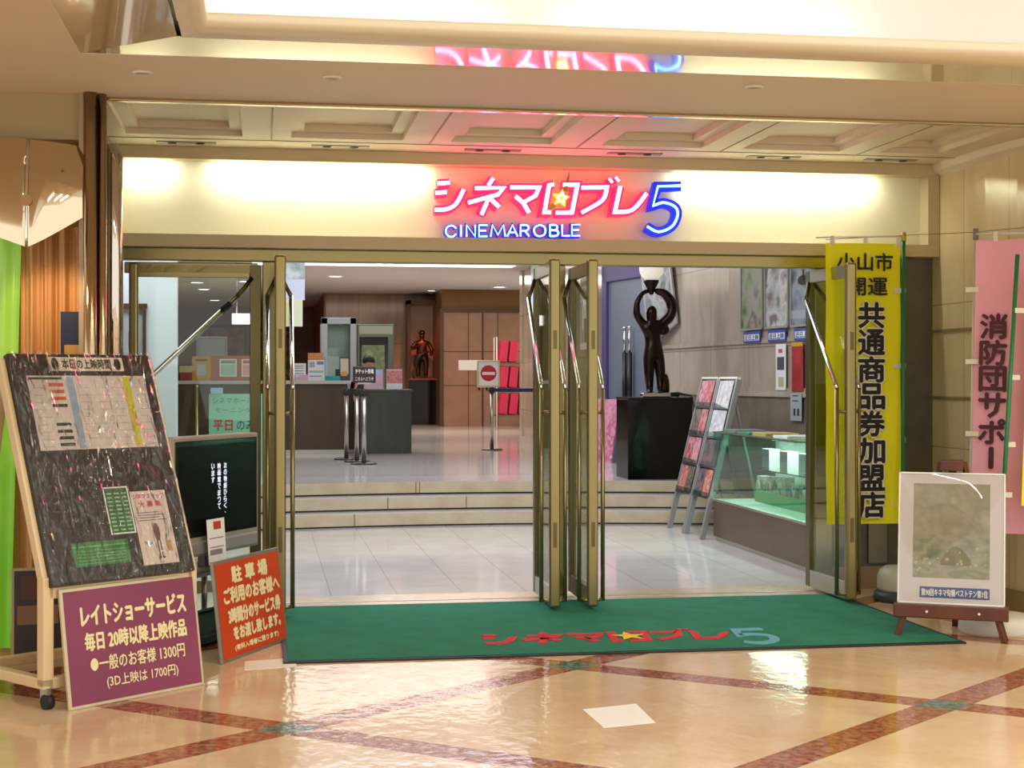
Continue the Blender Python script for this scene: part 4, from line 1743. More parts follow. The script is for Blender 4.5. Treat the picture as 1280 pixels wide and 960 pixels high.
b.lathe([(.19, .45), (.2, .7), (.2, hz - .40), (.13, hz - .28), (.075, hz - .24)], (0, .0), 20)
b.build('jacket', mat('dark_jacket', '#22242a', .7), pr)
b = MB()
for sx in (-.032, .032):
    b.disc(sx, hz, .011, -.105, n=10, rz=.006)
b.build('eye', INK, pr)
b = MB()
b.box(-.2, .2, -.2, .2, .40, .44)
for x in (-.17, .17):
    for y in (-.17, .17):
        b.box(x - .015, x + .015, y - .015, y + .015, 0, .40)
o = b.build('stool', BLACK)
o.location = pr.location
tag(o, 'black stool under the seated person behind the green counter', 'stool')
# leaflets on the small green counter
GT = ZU + .95
yk = 22.75
card('pink_leaflet_stand', .27, .30, [mat('pale_pink_card', '#dfb7c4', .5), mat('blue_white_head', '#b9c8ea', .5)], (P(456, 480, yk)[0], yk, GT + .001),
     'pale pink and blue leaflet stand on the green counter', 'leaflet stand', lambda b: b.rect(.0, .25, .2, .3, -.001, 0), 6)
card('red_flower_leaflet_stand', .24, .30, [PAPER, printed('red_flower_print', ['#c0414c', '#dd8f7a', '#c95a72', '#e4b59a'], 16)], (P(483, 480, yk)[0], yk, GT + .001),
     'red flowered leaflet stand at the right of the green counter', 'leaflet stand', lambda b: b.rect(.0, .24, .09, .29, -.001, 0), 8)

# ------------------------------------------------------------------ stanchions
def stanchion(loc, label, group=None):
    t = thing('stanchion', label, 'stanchion', loc, 0, group)
    b = MB()
    b.lathe([(0, 0), (.17, 0), (.17, .012), (.15, .022), (.03, .03), (0, .03)], n=32)
    b.build('base', mat('dark_steel_base', '#3b3c3c', .25, .8), t)
    b = MB()
    b.tube([(0, 0, .02), (0, 0, .90)], .03, 16)
    b.build('post', STEEL, t)
    b = MB()
    b.lathe([(.034, .88), (.04, .90), (.04, .965), (.03, .975), (0, .975)], n=20)
    b.box(-.05, .05, -.05, .05, .905, .95)
    b.build('belt_head', BLACK, t)
    return t


s1 = stanchion((P(433, 574, 20.9)[0], 20.9, ZU), 'silver belt stanchion nearest the brown ticket counter')
dup(s1, (P(446, 576, 20.3)[0], 20.3, ZU), 0, 'middle silver belt stanchion of the three by the counters')
dup(s1, (P(455, 580, 19.7)[0], 19.7, ZU), 0, 'front silver belt stanchion of the three by the counters')
s4 = dup(s1, (P(615, 562, 23.4)[0], 23.4, ZU), 0, 'silver belt stanchion under the red no entry sign')
sx, sy = s4.location.x, s4.location.y
t = thing('no_entry_sign', 'white plate with red no entry disc on top of the stanchion', 'sign', (sx - .06, sy - .02, ZU + .975))
b = MB()
b.box(-.18, .18, -.015, .015, .0, .42)
b.build('frame', mat('cream_sign_frame', '#d2c6a2', .3, .3), t, .02, 3)
b = MB()
b.rect(-.15, .15, .03, .39, -.0165, 0)
b.disc(0, .22, .125, -.0175, 1, 32)
b.rect(-.10, .10, .195, .24, -.0185, 0)
b.build('disc_symbol', [PAPER, mat('signal_red', '#c4141f', .4)], t)
t2 = thing('ticket_sign', 'small dark brown sign with white lettering above the stanchions', 'sign', (P(455, 470, 20.3)[0], 20.22, ZU + .99))
b = MB()
b.box(-.15, .15, -.01, .01, .06, .28)
b.build('plate', mat('dark_maroon_plate', '#2c1714', .3), t2, .012)
b = MB()
b.tube([(0, 0, -.02), (0, 0, .07)], .012, 8)
b.box(-.09, .09, -.02, .02, .045, .065)
b.build('bracket', STEEL, t2)
txt('チケット売場', Matrix(), 0, .215, .24, .062, PAPER, t2, bold=.001, eps=.012)
txt('こちらへどうぞ', Matrix(), 0, .115, .24, .05, PAPER, t2, eps=.012)
o = MB().box(0, 1.5, -.003, .003, 0, .055).build('belt', mat('navy_belt', '#1d1f55', .6))
o.location = (sx + .03, sy - .05, ZU + .905)
o.rotation_euler = (0, 0, R(-3))
tag(o, 'navy blue belt stretched from the no entry stanchion to the right', 'belt')

# ------------------------------------------------------------------ booster cushions on rack
bx, by = P(621, 520, 33.5)[0], 33.5
rkz = ZU
t = thing('cushion_rack', 'slim white metal rack of booster cushions by the theatre doors', 'rack', (bx, by, rkz))
b = MB()
for x in (0, .75):
    for y in (0, .4):
        b.tube([(x, y, 0), (x, y, 2.05)], .012, 10)
b.build('upright', WHITE_M, t)
for z in (.28, .88, 1.45):
    b = MB()
    b.box(0, .75, 0, .4, z, z + .03)
    b.build('shelf', mat('brown_shelf', '#6b4a35', .5), t)
CUSH = mat('red_cushion_vinyl', '#b9254a', .4)
cb = None
for z, n, lb in ((.31, 3, 'bottom'), (.91, 3, 'middle'), (1.48, 2, 'top')):
    for k in range(n):
        lab = 'red booster cushion standing on the %s shelf of the rack' % lb
        loc = (bx + .05 + k * .225, by + .04, rkz + z)
        if cb is None:
            cb = thing('booster_cushion', lab, 'cushion', loc, 0, 'booster cushions on the %s shelf' % lb)
            b = MB(Matrix.Rotation(R(6), 4, 'Y'))
            b.box(0, .19, 0, .34, 0.005, .50)
            b.build('cushion_pad', CUSH, cb, .04, 4)
        else:
            dup(cb, loc, 0, lab, 'booster cushions on the %s shelf' % lb)

# ------------------------------------------------------------------ niche with bronze musician
nx0, nx1 = P(510, 475, 37)[0], P(553, 475, 37)[0]
nc = thing('statue_niche', 'black pedestal display niche with bronze frame under orange light', 'display niche', ((nx0 + nx1) / 2, 37.1, ZU))
hw = (nx1 - nx0) / 2
b = MB()
b.box(-hw, hw, -.3, .45, 0, 1.09)
b.build('pedestal', BLACK_G, nc, .005)
b = MB()
b.box(-hw, hw, -.31, .45, 1.09, 1.13)
b.build('ledge', mat('red_brown_ledge', '#7c3f22', .3), nc)
zt = P(510, 375, 37)[2] - ZU
b = MB()
for x in (-hw, hw - .08):
    b.box(x, x + .08, -.05, .45, 1.13, zt)
b.box(-hw, hw, -.05, .45, zt - .1, zt)
b.build('frame', mat('dark_bronze_frame', '#4f3420', .3, .5), nc)
b = MB()
b.box(-hw + .08, hw - .08, .40, .45, 1.13, zt - .1)
b.build('back_panel', mat('niche_pink_stone', '#a67c60', .3, var=(3, '#b48a6c')), nc)
BRZ = mat('statue_bronze', '#52301d', .3, .85)
BRZ_G = mat('statue_green_patina', '#2a3322', .45, .5)
st = thing('bronze_musician_statue', 'bronze statue of a standing player with bent arm in the niche', 'statue', ((nx0 + nx1) / 2 - .08, 37.0, ZU + 1.13))
skin('figure', [(0, 0, .55), (0, 0, .68), (0, 0, .86), (0, 0, .94), (0, -.01, 1.02), (0, -.01, 1.10), (-.08, 0, .5), (.09, 0, .5), (-.09, 0, .28), (.10, -.02, .28), (-.09, .01, .04), (.10, .01, .04), (-.09, -.09, .02), (.10, -.09, .02),
                (-.17, 0, .86), (.17, 0, .86), (-.25, -.06, .72), (.24, -.04, .68), (-.12, -.20, .78), (.20, -.16, .55), (-.04, -.22, .84)],
     [(0, 1), (1, 2), (2, 3), (3, 4), (4, 5), (0, 6), (0, 7), (6, 8), (7, 9), (8, 10), (9, 11), (10, 12), (11, 13), (2, 14), (2, 15), (14, 16), (15, 17), (16, 18), (17, 19), (18, 20)],
     [(.13, .1), (.13, .1), (.13, .09), .05, .075, .06, .085, .085, .065, .065, .05, .05, .04, .04, .06, .06, .05, .05, .04, .04, .03], BRZ, st)
b = MB()
b.lathe([(.08, 1.08), (.075, 1.13), (.05, 1.17), (0, 1.18)], n=16)
b.build('cap', BRZ, st)
skin('instrument', [(.16, -.15, .66), (.02, -.2, .60), (-.12, -.18, .52), (-.16, -.16, .30), (-.10, -.2, .26)], [(0, 1), (1, 2), (2, 3), (3, 4)], [.02, .05, .10, .07, .03], BRZ_G, st)
b = MB()
b.box(-.2, .22, -.16, .16, 0, .03)
b.build('base', BRZ, st, .005)

# ------------------------------------------------------------------ plinth and lamp statue
pl = thing('black_plinth', 'glossy black plinth at the top of the steps', 'plinth', (4.28, 16.42, ZU))
b = MB()
b.box(-.36, .37, -.25, .30, 0, .88)
b.build('body', BLACK_G, pl, .006)
b = MB()
b.box(-.365, .375, -.255, .305, .88, .90)
b.build('top', mat('plinth_top', '#1b1614', .25), pl)
ZP = ZU + .90
ls = thing('lamp_statue', 'dark bronze statue raising both arms around a white globe lamp', 'statue', (4.27, 16.45, ZP))


def Q(cx, cy, y=0.):
    return ((cx - 400) / 597, y, (898 - cy) / 597)


BRD = mat('dark_statue_bronze', '#2a1811', .25, .7)
skin('figure', [Q(405, 575), Q(405, 520), Q(392, 470), Q(388, 432), Q(390, 400), Q(390, 350, -.02), Q(390, 285, -.01),
                Q(375, 640, -.01), Q(440, 640), Q(372, 740, -.03), Q(452, 745, -.02), Q(380, 850), Q(455, 850), Q(376, 880, -.08), Q(452, 880, -.07),
                Q(340, 425), Q(445, 425), Q(290, 350), Q(530, 350), Q(292, 265), Q(535, 270), Q(330, 205), Q(480, 205), Q(378, 190), Q(412, 190)],
     [(0, 1), (1, 2), (2, 3), (3, 4), (4, 5), (5, 6), (0, 7), (0, 8), (7, 9), (8, 10), (9, 11), (10, 12), (11, 13), (12, 14), (3, 15), (3, 16), (15, 17), (16, 18), (17, 19), (18, 20), (19, 21), (20, 22), (21, 23), (22, 24)],
     [(.105, .08), (.09, .075), (.1, .08), (.1, .075), .045, .07, .058, .075, .075, .06, .06, .04, .04, .035, .035, .055, .065, .045, .072, .038, .068, .03, .055, .024, .032], BRD, ls)
skin('drapery', [Q(440, 430, .03), Q(495, 440, .03), Q(520, 430, .02), Q(505, 490, .02)], [(0, 1), (1, 2), (1, 3)], [.065, .095, .06, .065], BRD, ls)
skin('support_rock', [Q(480, 880), Q(482, 800), Q(478, 740)], [(0, 1), (1, 2)], [.065, .06, .04], BRD, ls)
b = MB()
b.lathe([(.02, .0 + 1.14), (.03, 1.16), (.045, 1.20), (.085, 1.28), (.088, 1.30), (0, 1.30)], (-.015, 0), 24)
b.build('lamp_bowl', BRD, ls)
b = MB()
b.lathe([(0, 1.29), (.07, 1.30), (.125, 1.37), (.135, 1.43), (.12, 1.5), (.07, 1.55), (0, 1.565)], (-.015, 0), 28)
b.build('globe', mat('white_globe_glass', '#e8e6da', .3, emit='#fff6e0', es=.35), ls)
b = MB()
b.lathe([(0, 0), (.14, 0), (.14, .015), (.11, .03), (0, .03)], (.02, .0), 24)
b.build('base', BRD, ls)
o = MB().box(-.16, .16, -.06, .06, 0, .05).build('silver_plate_box', CHROME, None, .01)
o.location = (4.25, 16.25, ZP)
tag(o, 'small silver block on the front of the black plinth', 'block')
b = MB()
pts = [(.07 * math.cos(a * .7) * (1 + .1 * (a % 3)), .05 * math.sin(a * .7), .012 + .002 * a) for a in range(20)]
pts += [(.14, .0, .03), (.19, -.1, .02), (.205, -.16, -.1), (.205, -.165, -.5)]
b.tube(pts, .011, 8)
o = b.build('power_cable', BLACK)
o.location = (4.46, 16.33, ZP)
tag(o, 'black coiled cable on the right of the plinth top', 'cable')
# silver framed panel behind the statue, on the wall
t = thing('leaning_poster', 'grey tilted framed poster hung on the marble wall behind the statue', 'poster', (4.82, 18.0, 2.05), R(-82))
b = MB(Matrix.Rotation(R(-16), 4, 'Y'))
b.box(-.45, .45, -.03, .0, 0, 1.25)
b.build('frame', SILVER, t, .006)
b = MB(Matrix.Rotation(R(-16), 4, 'Y'))
b.rect(-.40, .40, .05, 1.2, -.032)
b.build('sheet', printed('grey_photo', ['#6f7475', '#a5a8a5', '#4f5052', '#8c8f8e'], 4), t)
# poster on far right wall and pink board
t = thing('white_wall_poster', 'white poster with blue heading on the wall left of the violet door', 'poster', (4.66, 21.9, 1.95), R(-92.5))
b = MB()
b.box(-.35, .35, -.012, 0, 0, 1.05)
b.build('sheet', PAPER, t)
b = MB()
b.rect(-.3, .25, .93, 1.0, -.013, 0)
b.rect(-.1, .2, .78, .86, -.013, 0)
b.rect(-.3, .0, .84, .9, -.013, 1)
b.rect(-.3, -.24, .1, .7, -.013, 2)
b.rect(0, .28, .1, .45, -.013, 3)
b.rect(-.18, -.05, .1, .3, -.013, 1)
b.build('print', [mat('blue_heading', '#3b6299', .5), mat('grey_teal_print', '#6d8f9d', .5), INK, mat('maroon_photo', '#593037', .5)], t)
t = thing('pink_stand_board', 'pink printed stand board beside the violet door', 'stand board', (4.36, 19.6, ZU), R(-62))
M_ = lean(R(10))
b = MB(M_)
b.box(-.24, .24, 0, .02, 0, .85)
b.build('panel', printed('pink_print', ['#c8708f', '#d99ab0', '#bd5f7c', '#e0b6c4'], 7), t)
b = MB()
b.bar((0, .45, 0), (0, .16, .85), .04, .02)
b.build('rear_leg', BLACK, t)

# ------------------------------------------------------------------ brochure racks (leaning on the right)
def brochure_rack(loc, label, sheets, flip):
    t = thing('brochure_rack', label, 'brochure rack', loc, R(-90))
    tl_ = math.atan2(.36, 1.5)
    M = lean(tl_)
    Lr = 1.55
    for x in (0, .55):
        b = MB(M)
        b.box(x - .022, x + .022, -.02, .03, 0, Lr)
        b.build('rail', mat('grey_rail', '#9a9d9c', .35, .4), t, .004)
    b = MB(M)
    b.box(.02, .53, .012, .022, .38, Lr - .02)
    b.build('back_panel', mat('dark_back', '#3a3937', .5), t)
    for k in range(4):
        b = MB(M)
        b.box(.02, .53, -.03, .012, .38 + k * .29, .395 + k * .29)
        b.box(.02, .53, -.034, -.030, .38 + k * .29, .44 + k * .29, 1)
        b.build('pocket', [mat('grey_rail', '#9a9d9c', .35, .4), CLEARPL], t)
    for x in (0, .55):
        b = MB()
        b.bar((x, .62, 0), (x, .33, 1.3), .03, .02)
        b.build('rear_leg', mat('grey_rail', '#9a9d9c', .35, .4), t)
    b = MB(M)
    b.box(.0, .55, -.02, .02, Lr, Lr + .02)
    b.build('top_bar', WHITE_M, t)
    for k, row in enumerate(sheets):
        for j, m in enumerate(row):
            wdt = .47 / len(row)
            bb = MB(M)
            bb.box(.04 + j * wdt, .04 + (j + .92) * wdt, -.016 - .003 * j, -.012 - .003 * j, .40 + k * .29, .40 + k * .29 + .26)
            f_ = bb.build('flyer', m)
            f_.matrix_basis = Matrix.Translation(loc) @ Matrix.Rotation(R(-90), 4, 'Z')
            tag(f_, FLN.pop(0), 'flyer')
    return t


fl = {n: printed('flyer_' + n, c, 9) for n, c in {
    'red': ['#a82734', '#d9475a', '#c9a0a0', '#8c1c28'], 'pink': ['#d46a86', '#e3b0ba', '#c2365c', '#efe2e2'], 'grey': ['#5d5350', '#93746c', '#3d3a3c', '#a9a1a0'],
    'orange': ['#c9583a', '#dba089', '#b83a44', '#dcd3cd'], 'white': ['#dcdcdc', '#b7bcc4', '#e9e9e9', '#9fa4ad'], 'dark': ['#2a3048', '#49505e', '#8d6a6a', '#1e2230']}.items()}
FLN = ['orange and white flyer in the lowest pocket of the far brochure rack', 'mauve flyer in the lowest pocket of the far brochure rack',
       'red flyer in the second pocket from below of the far brochure rack', 'pink flyer in the second pocket from below of the far brochure rack',
       'grey flyer in the third pocket from below of the far brochure rack', 'reddish flyer in the third pocket from below of the far brochure rack',
       'pink flyer in the top pocket of the far brochure rack', 'red flyer at the top right of the far brochure rack',
       'dark flyer in the lowest pocket of the brochure rack next to the glass case', 'pale flyer in the lowest pocket of the brochure rack next to the glass case',
       'dark flyer in the second pocket from below of the near brochure rack',
       'white flyer in the third pocket from below of the near brochure rack',
       'white sheet at the top of the near brochure rack']
brochure_rack((4.06, 14.98, 0), 'grey leaning brochure rack full of pink and red flyers by the steps',
              [[fl['orange'], fl['grey']], [fl['red'], fl['pink']], [fl['grey'], fl['red']], [fl['pink'], fl['red']]], False)
brochure_rack((4.06, 14.37, 0), 'grey leaning brochure rack with white sheets behind the glass case',
              [[fl['dark'], fl['orange']], [fl['dark']], [fl['white']], [fl['white']]], False)

# ------------------------------------------------------------------ glass display case
dc = thing('display_case', 'long glass display case on a brown base along the right wall', 'display case', (4.16, 10.95, 0))
Lc = 2.82
b = MB()
b.box(0, .62, 0, Lc, .04, .37)
b.build('base_cabinet', mat('brown_laminate', '#4e3d2f', .35, var=(2, '#574535')), dc, .004)
b = MB()
b.box(.02, .60, .02, Lc - .02, 0, .04)
b.build('kickboard', STEEL, dc)
b = MB()
b.box(0, .62, 0, Lc, .37, .385)
b.build('case_floor', mat('white_board', '#cfe0d6', .4), dc)
b = MB()
b.box(0, .008, .0, Lc, .385, 1.0)
b.build('front_pane', GREENGLASS, dc)
b = MB()
b.box(.008, .612, Lc - .008, Lc, .385, 1.0)
b.box(.008, .612, 0, .008, .385, 1.0)
b.build('end_pane', GREENGLASS, dc)
b = MB()
b.box(0, .62, 0, Lc, 1.0, 1.012)
b.build('top_pane', glassy('green_top_glass', '#c2e8d8', .10), dc)
b = MB()
b.box(.61, .62, .0, Lc, .385, 1.0)
b.build('back_pane', mat('pale_mirror_back', '#c3d0c8', .3), dc)
b = MB()
b.box(.2, .60, .03, Lc - .7, .70, .71)
b.build('shelf', glassy('white_green_shelf', '#bfe6d6', .25), dc)
b = MB()
for y in (0, Lc):
    b.box(-.004, .624, y - .006, y + .006, 1.008, 1.02)
b.box(-.006, .004, 0, Lc, 1.006, 1.02)
b.box(-.006, .006, 0, Lc, .37, .39)
b.build('metal_edge', STEEL, dc)
b = MB()
b.box(.36, .40, .3, Lc - .4, .975, .997)
b.build('lamp_tube', mat('case_tube', '#ffffff', .5, emit='#d8fff0', es=5), dc)
random.seed(5)
o = MB().box(.30, .33, .2, 2.5, 0, .10).build('green_price_board', mat('bright_green_board', '#35a36a', .5))
o.location = (4.16, 10.95, .385)
tag(o, 'bright green strip board along the bottom of the display case', 'board')
goods_cols = [('grey', '#8f9a98'), ('brown', '#6d5a50'), ('pale pink', '#c9a7ac'), ('blue', '#5a7896'), ('silver', '#b4bcba'), ('orange', '#c98a3c'), ('cream', '#d1c9a8'), ('teal', '#4b8f86')]
nth = ['leftmost and farthest', 'second from the far end', 'third from the far end', 'fourth from the far end', 'fifth from the far end', 'sixth from the far end', 'seventh from the far end', 'nearest the glass door']
for k in range(8):
    cn, c = goods_cols[k]
    t = thing('boxed_goods', '%s boxed goods in the display case, %s' % (cn, nth[k]), 'goods', (4.16 + .36, 10.95 + 2.45 - k * .30, .385), 0)
    h_ = .18 + .08 * random.random()
    b = MB()
    b.box(0, .09, 0, .17, 0, h_)
    b.build('carton', printed('goods_' + cn, [c, '#d8dcd6', c, '#7d8581'], 12), t, .003)
    b = MB()
    b.tube([(-.02, .085 + .05 * math.cos(a), h_ * .55 + .06 * math.sin(a)) for a in [2 * PI * i / 16 for i in range(17)]], .006, 6)
    b.build('ring_charm', mat('pale_charm', '#cfd8d4', .3, .3), t)
    if k % 2 == 0:
        q_ = MB().box(0, .10, 0, .2, 0, .17).rect(0, .1, 0, .17, -.001, 1).build('goods_folder', [mat('folder_' + cn, c, .5), PAPER], None, .003)
        q_.location = (4.16 + .30, 10.95 + 2.1 - k * .24, .71)
        tag(q_, '%s goods pack on the glass shelf of the display case' % cn, 'goods')
for (y, c, lb, nm, h_) in ((2.2, '#2f8a66', 'green card lying on the glass case top', 'green_card', .02), (1.75, '#b9a15a', 'tan leaflets lying on the glass case top', 'leaflet_stack', .03), (1.2, '#e3e6df', 'white papers lying on the near end of the glass case top', 'paper_stack', .025), (2.6, '#75807c', 'grey leaflets at the far end of the glass case top', 'leaflet_stack', .03)):
    o = MB().box(0, .3, 0, .36, 0, h_).build(nm, mat('top_' + lb[:5] + c, c, .5), None, .003)
    o.location = (4.24, 10.95 + y - .2, 1.012)
    tag(o, lb, 'papers')

# ------------------------------------------------------------------ posters and flyers on the right lobby wall
def on_wall(y):
    for (x0, y0), (x1, y1) in zip(rw, rw[1:]):
        if y0 <= y <= y1:
            k = (y - y0) / (y1 - y0)
            return x0 + (x1 - x0) * k, math.atan2(x1 - x0, y1 - y0)
    return rw[-1][0], 0


def wall_sheet(name, y, z0, w_, h_, mats, label, cat, fn=None, frame=None, off=.03):
    x, a = on_wall(y)
    t = thing(name, label, cat, (x - off, y, z0), -PI / 2 - a)
    b = MB()
    b.box(-w_ / 2, w_ / 2, -.006, 0, 0, h_)
    b.build('sheet', mats[0], t)
    if fn:
        b = MB()
        fn(b)
        b.build('print', list(mats[1:]), t)
    if frame:
        b = MB()
        for (a0, a1, c0_, c1_) in ((-w_ / 2, w_ / 2, 0, .02), (-w_ / 2, w_ / 2, h_ - .02, h_), (-w_ / 2, -w_ / 2 + .02, 0, h_), (w_ / 2 - .02, w_ / 2, 0, h_)):
            b.box(a0, a1, -.018, -.006, c0_, c1_)
        b.build('frame', frame, t)
    return t


py_ = (15.25, 14.67, 14.09)
pp = (printed('poster_street', ['#3d4a44', '#7b9162', '#a0978a', '#56625a', '#b59a7c'], 3.2), printed('poster_crowd', ['#7d5a50', '#9aa7a3', '#c7c2bd', '#6b6f72', '#8a4f48'], 4), printed('poster_dark_sea', ['#1f2732', '#48545f', '#8a959c', '#2b333d'], 3))
dsc = ('green and brown street film poster, leftmost of the three under the header', 'pale reddish film poster in the middle of the three large posters', 'dark blue grey film poster with anchor shape nearest the glass door')
for y, m, d in zip(py_, pp, dsc):
    ank = d.startswith('dark')
    f_ = None
    if ank:
        def f_(b):
            b.rect(-.02, .02, .45, .8, -.0075, 0)
            b.disc(0, .45, .12, -.0075, 0, 16, .05)
            b.rect(-.25, .25, .08, .16, -.0075, 1)
    wall_sheet('film_poster', y, 2.02, .54, .98, [m, INK, mat('pale_title', '#9aa2a8', .5)], d, 'poster', f_, mat('thin_poster_edge', '#99968e', .4))
BLUEL = mat('blue_label_print', '#2f4fa0', .5)
for y, d in zip(py_, ('leftmost film poster', 'middle film poster', 'dark film poster')):
    t = wall_sheet('poster_label', y, 1.89, .40, .115, [BLUEL, PAPER], 'blue and white caption label under the ' + d, 'label', lambda b: b.rect(-.18, .18, .02, .085, -.0072, 0))
    txt('近日上映', Matrix(), 0, .052, .33, .058, BLUEL, t, bold=.002, eps=.009)
wall_sheet('white_flyer', 14.58, 1.40, .22, .46, [PAPER, mat('red_seal', '#b8566a', .5), mat('dark_figure', '#4b4a52', .5), mat('olive_print', '#b8b58a', .5)], 'tall white flyer with dark figures on the marble wall', 'flyer',
           lambda b: (b.rect(-.05, .04, .37, .41, -.007, 0), b.rect(-.08, .08, .2, .33, -.007, 1), b.rect(-.05, .07, .03, .13, -.007, 2)))
wall_sheet('red_flyer', 14.22, 1.39, .24, .48, [printed('deep_red_print', ['#8c1722', '#a82630', '#b9343c'], 6), mat('yellow_head', '#c79a2c', .5), mat('pink_band', '#cf8a8a', .5)], 'tall red flyer with yellow top on the marble wall', 'flyer',
           lambda b: b.rect(-.12, .12, .44, .48, -.007, 0))
wall_sheet('pink_flyer', 13.9, 1.30, .26, .60, [printed('pink_white_print', ['#d98c8c', '#e6c3ba', '#c95a66', '#ead9cf'], 7)], 'pink and cream flyer beside the red flyer on the wall', 'flyer')
wall_sheet('grey_notice', 14.25, 1.10, .24, .27, [mat('grey_card', '#a3a9ad', .5), INK], 'grey notice card on the wall above the glass case', 'notice', lambda b: (b.rect(-.05, -.01, .05, .12, -.007, 0), b.rect(.03, .07, .05, .12, -.007, 0), b.rect(-.07, .05, .19, .2, -.007, 0), b.rect(-.07, .05, .24, .25, -.007, 0)))
wall_sheet('leaflet_poster', 12.7, 1.5, .5, .7, [printed('red_blue_leaflet', ['#8d3a46', '#3b4a7c', '#c9b9a9', '#574a6a'], 5)], 'red and blue poster seen through the open right door', 'poster')
wall_sheet('white_poster', 12.0, 1.3, .5, .9, [printed('white_grey_leaflet', ['#d5d5d0', '#a9aeb0', '#e3e0da', '#86654f'], 5)], 'pale poster beside the red and blue poster by the right door', 'poster')

# ------------------------------------------------------------------ hanging notices, mint board, lobby left pieces
hn = thing('hanging_notice', 'white and cream notice sheets hung inside behind the left open door', 'notice', (P(338, 470, 14)[0], 14.0, 0))
hx = .31
b = MB()
for x in (.02, hx - .02):
    b.tube([(x, 0, 2.6), (x, 0, 3.64)], .004, 6)
b.build('hanger', STEEL, hn)
b = MB()
b.box(0, hx, 0, .01, P(360, 375, 14)[2], 2.62)
b.build('sheet', mat('pale_lilac_sheet', '#c9cde0', .5), hn)
b = MB()
b.rect(.0, hx, 2.42, 2.62, -.001, 0)
b.build('upper_sheet', printed('green_grey_picture', ['#5f7a5a', '#8fa39b', '#c2cdd0'], 9), hn)
b = MB()
b.box(-.0, hx - .02, -.004, 0, P(360, 408, 14)[2], P(360, 375, 14)[2], 0)
b.rect(.14, .20, P(360, 406, 14)[2], P(360, 378, 14)[2], -.005, 1)
b.build('lower_sheet', [mat('cream_sheet', '#d5d8b9', .5), mat('pale_yellow_band', '#cfcf8a', .5)], hn)
h2 = dup(hn, (P(664, 470, 14)[0], 14.0, 0), 0, 'white notice sheets hung inside behind the middle pair of doors')
mb_ = thing('mint_sign_board', 'mint green sign board with red and black lettering behind the closed glass door', 'sign board', (P(261, 490, 18)[0], 18.0, ZU))
M_ = lean(R(3), 0, 0, .0)
b = MB(M_)
b.box(0, .62, 0, .02, .0, .93)
b.build('panel', mat('mint_card', '#8ed0ae', .5), mb_)
txt('シネマホールに', M_, .31, .85, .54, .07, mat('teal_ink', '#3f8a72', .5), mb_, eps=.002)
txt('モーニング', M_, .28, .74, .42, .06, mat('teal_ink', '#3f8a72', .5), mb_, eps=.002)
txt('平日', M_, .16, .56, .22, .12, mat('red_ink', '#c8503f', .5), mb_, bold=.004, eps=.002)
txt('のみ', M_, .42, .56, .20, .11, INK, mb_, eps=.002)
txt('1300', M_, .3, .33, .42, .18, mat('red_ink', '#c8503f', .5), mb_, bold=.004, eps=.002)
b = MB()
b.bar((.31, .42, 0), (.31, .06, .8), .03, .03)
b.build('rear_leg', STEEL, mb_)
b = MB()
b.box(.02, .16, -.002, .022, .93, 1.0)
b.build('top_tab', mat('pale_blue_tab', '#9fc3d8', .5), mb_)
o = MB().lathe([(0, 0), (.13, 0), (.13, .012), (.02, .02), (.016, 1.0), (.02, 1.02), (0, 1.03)], n=18).build('gold_rope_post', mat('gold_post', '#b4a466', .25, .8))
o.location = (P(246, 540, 19)[0], 19.0, ZU)
tag(o, 'slender gold post left of the mint sign board', 'post')
wf = thing('framed_notice', 'brown framed grey notice board on the white partition behind the closed door', 'notice board', (P(152, 400, 12.47)[0], 12.46, 1.35))
b = MB()
b.rect(0, .17, .0, .72, .02, 0)
b.build('sheet', mat('grey_sheet', '#a9aeb4', .5), wf)
b = MB()
b.box(-.02, .20, -.01, .03, .72, .76)
b.box(.165, .19, -.01, .03, 0, .72)
b.box(-.02, .0, -.01, .03, 0, .72)
b.box(-.02, .19, -.01, .03, -.03, 0)
b.build('frame', mat('red_brown_frame', '#5a3526', .4), wf)
# far left lobby: lit box sign, framed pictures, monitors
bs = thing('hanging_light_box', 'bright white light box hung from the ceiling at the back left', 'light box', (P(290, 395, 27)[0], 27.0, 0))
z0, z1 = P(302, 405, 27)[2], P(302, 392, 27)[2]
b = MB()
b.box(0, .42, 0, .1, z0, z1)
b.build('box', mat('light_box_face', '#ffffff', .5, emit='#ffffff', es=1.5), bs, .005)
b = MB()
b.tube([(.08, .05, z1), (.08, .05, 3.64)], .01, 6)
b.build('hanger', STEEL, bs)
fp = thing('framed_picture', 'orange lit framed picture on the rust wall at the back left', 'picture', (P(254, 440, 44.9)[0], 44.92, 1.7))
b = MB()
b.box(0, 1.25, 0, .05, 0, 1.4)
b.build('frame', mat('dark_red_frame', '#5b2a18', .4), fp)
b = MB()
b.rect(.08, 1.17, .08, 1.32, -.002)
b.build('print', printed('rust_print', ['#7d4426', '#a8643c', '#5f3822', '#8f6a52'], 3), fp)
fp2 = dup(fp, (P(254, 440, 44.9)[0] + 1.4, 44.92, 1.6), 0, 'second framed picture beside the orange lit one on the rust wall')
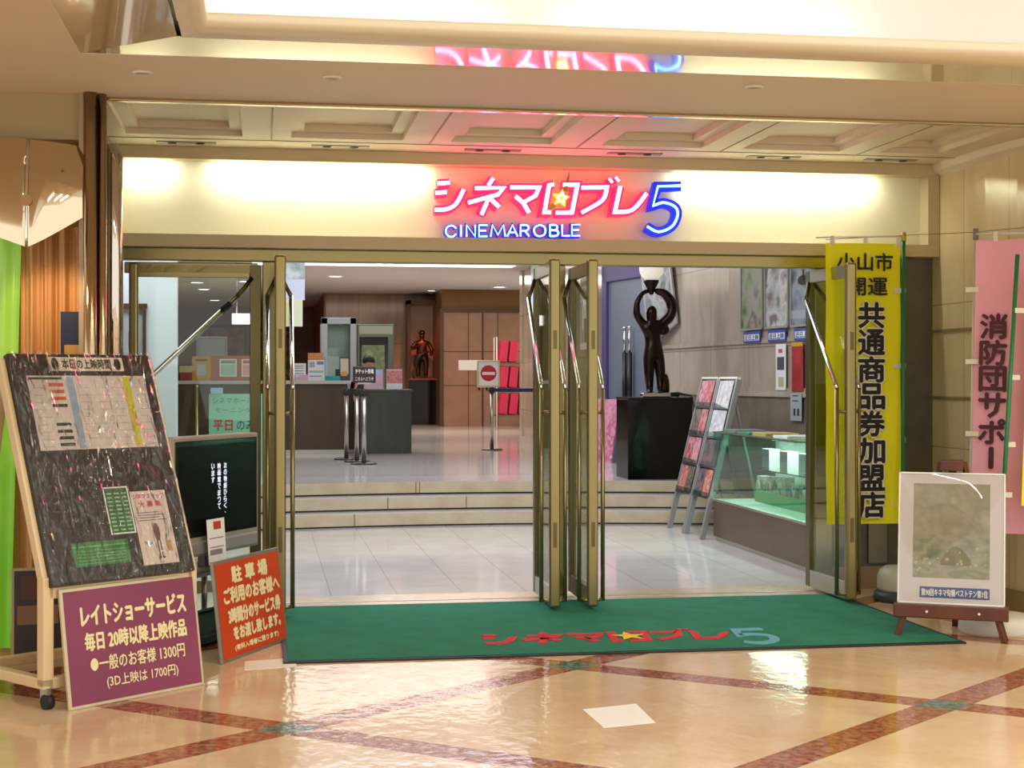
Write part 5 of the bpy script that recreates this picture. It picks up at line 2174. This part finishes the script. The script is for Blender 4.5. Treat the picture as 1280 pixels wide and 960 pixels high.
mo = thing('counter_monitor', 'grey monitor on the left part of the ticket counter', 'monitor', (P(245, 470, 23.3)[0], 23.3, CT))
b = MB()
b.box(0, .46, 0, .05, .12, .66)
b.build('housing', mat('grey_monitor', '#7f8486', .4), mo, .008)
b = MB()
b.rect(.04, .42, .18, .62, -.001)
b.build('screen', mat('pale_grey_screen', '#93999d', .3), mo)
b = MB()
b.box(.2, .26, .01, .05, .0, .14)
b.box(.1, .36, -.06, .14, 0, .012)
b.build('foot', mat('grey_monitor', '#7f8486', .4), mo)
pot = thing('potted_plant', 'dark leafy potted plant behind the ticket counter', 'plant', (P(372, 450, 27)[0], 27.0, ZU))
b = MB()
b.lathe([(0, 0), (.16, 0), (.2, .35), (.18, .36), (0, .34)], n=20)
b.build('pot', mat('brown_pot', '#3b2a20', .5), pot)
b = MB()
random.seed(21)
for i in range(60):
    a, e, l = random.random() * 2 * PI, random.uniform(.2, 1.3), random.uniform(.3, .6)
    base = Vector((0, 0, .34 + random.random() * .7))
    d = Vector((math.cos(a) * math.cos(e), math.sin(a) * math.cos(e), math.sin(e)))
    sd = d.cross(Vector((0, 0, 1))).normalized() * .05
    tip = base + d * l
    mid = base + d * l * .5
    b.f([b.v(base), b.v(mid + sd), b.v(tip), b.v(mid - sd)])
b.build('foliage', mat('dark_foliage', '#1d2416', .6), pot)


# repeats of one kind carry the same group phrase
GROUPS = {'stanchion': 'silver belt stanchions in the lobby', 'film_poster': 'large film posters on the right lobby wall', 'poster_label': 'caption labels under the film posters',
          'wallwasher_fitting': 'slot fittings over the sign panel', 'flyer': 'flyers in the brochure racks', 'brochure_rack': 'grey brochure racks by the steps',
          'boxed_goods': 'boxed goods in the display case', 'goods_folder': 'goods packs on the display case shelf', 'hanging_notice': 'notice sheets hung behind the doors',
          'leaflet_stack': 'papers on the display case top'}
for o in list(bpy.data.objects):
    k = o.name.split('.')[0]
    if o.parent is None and 'label' in o and 'group' not in o:
        if k in GROUPS:
            o['group'] = GROUPS[k]
        elif k == 'downlight':
            o['group'] = 'hall ceiling downlights' if o.location.y < 10 else 'lobby ceiling downlights'
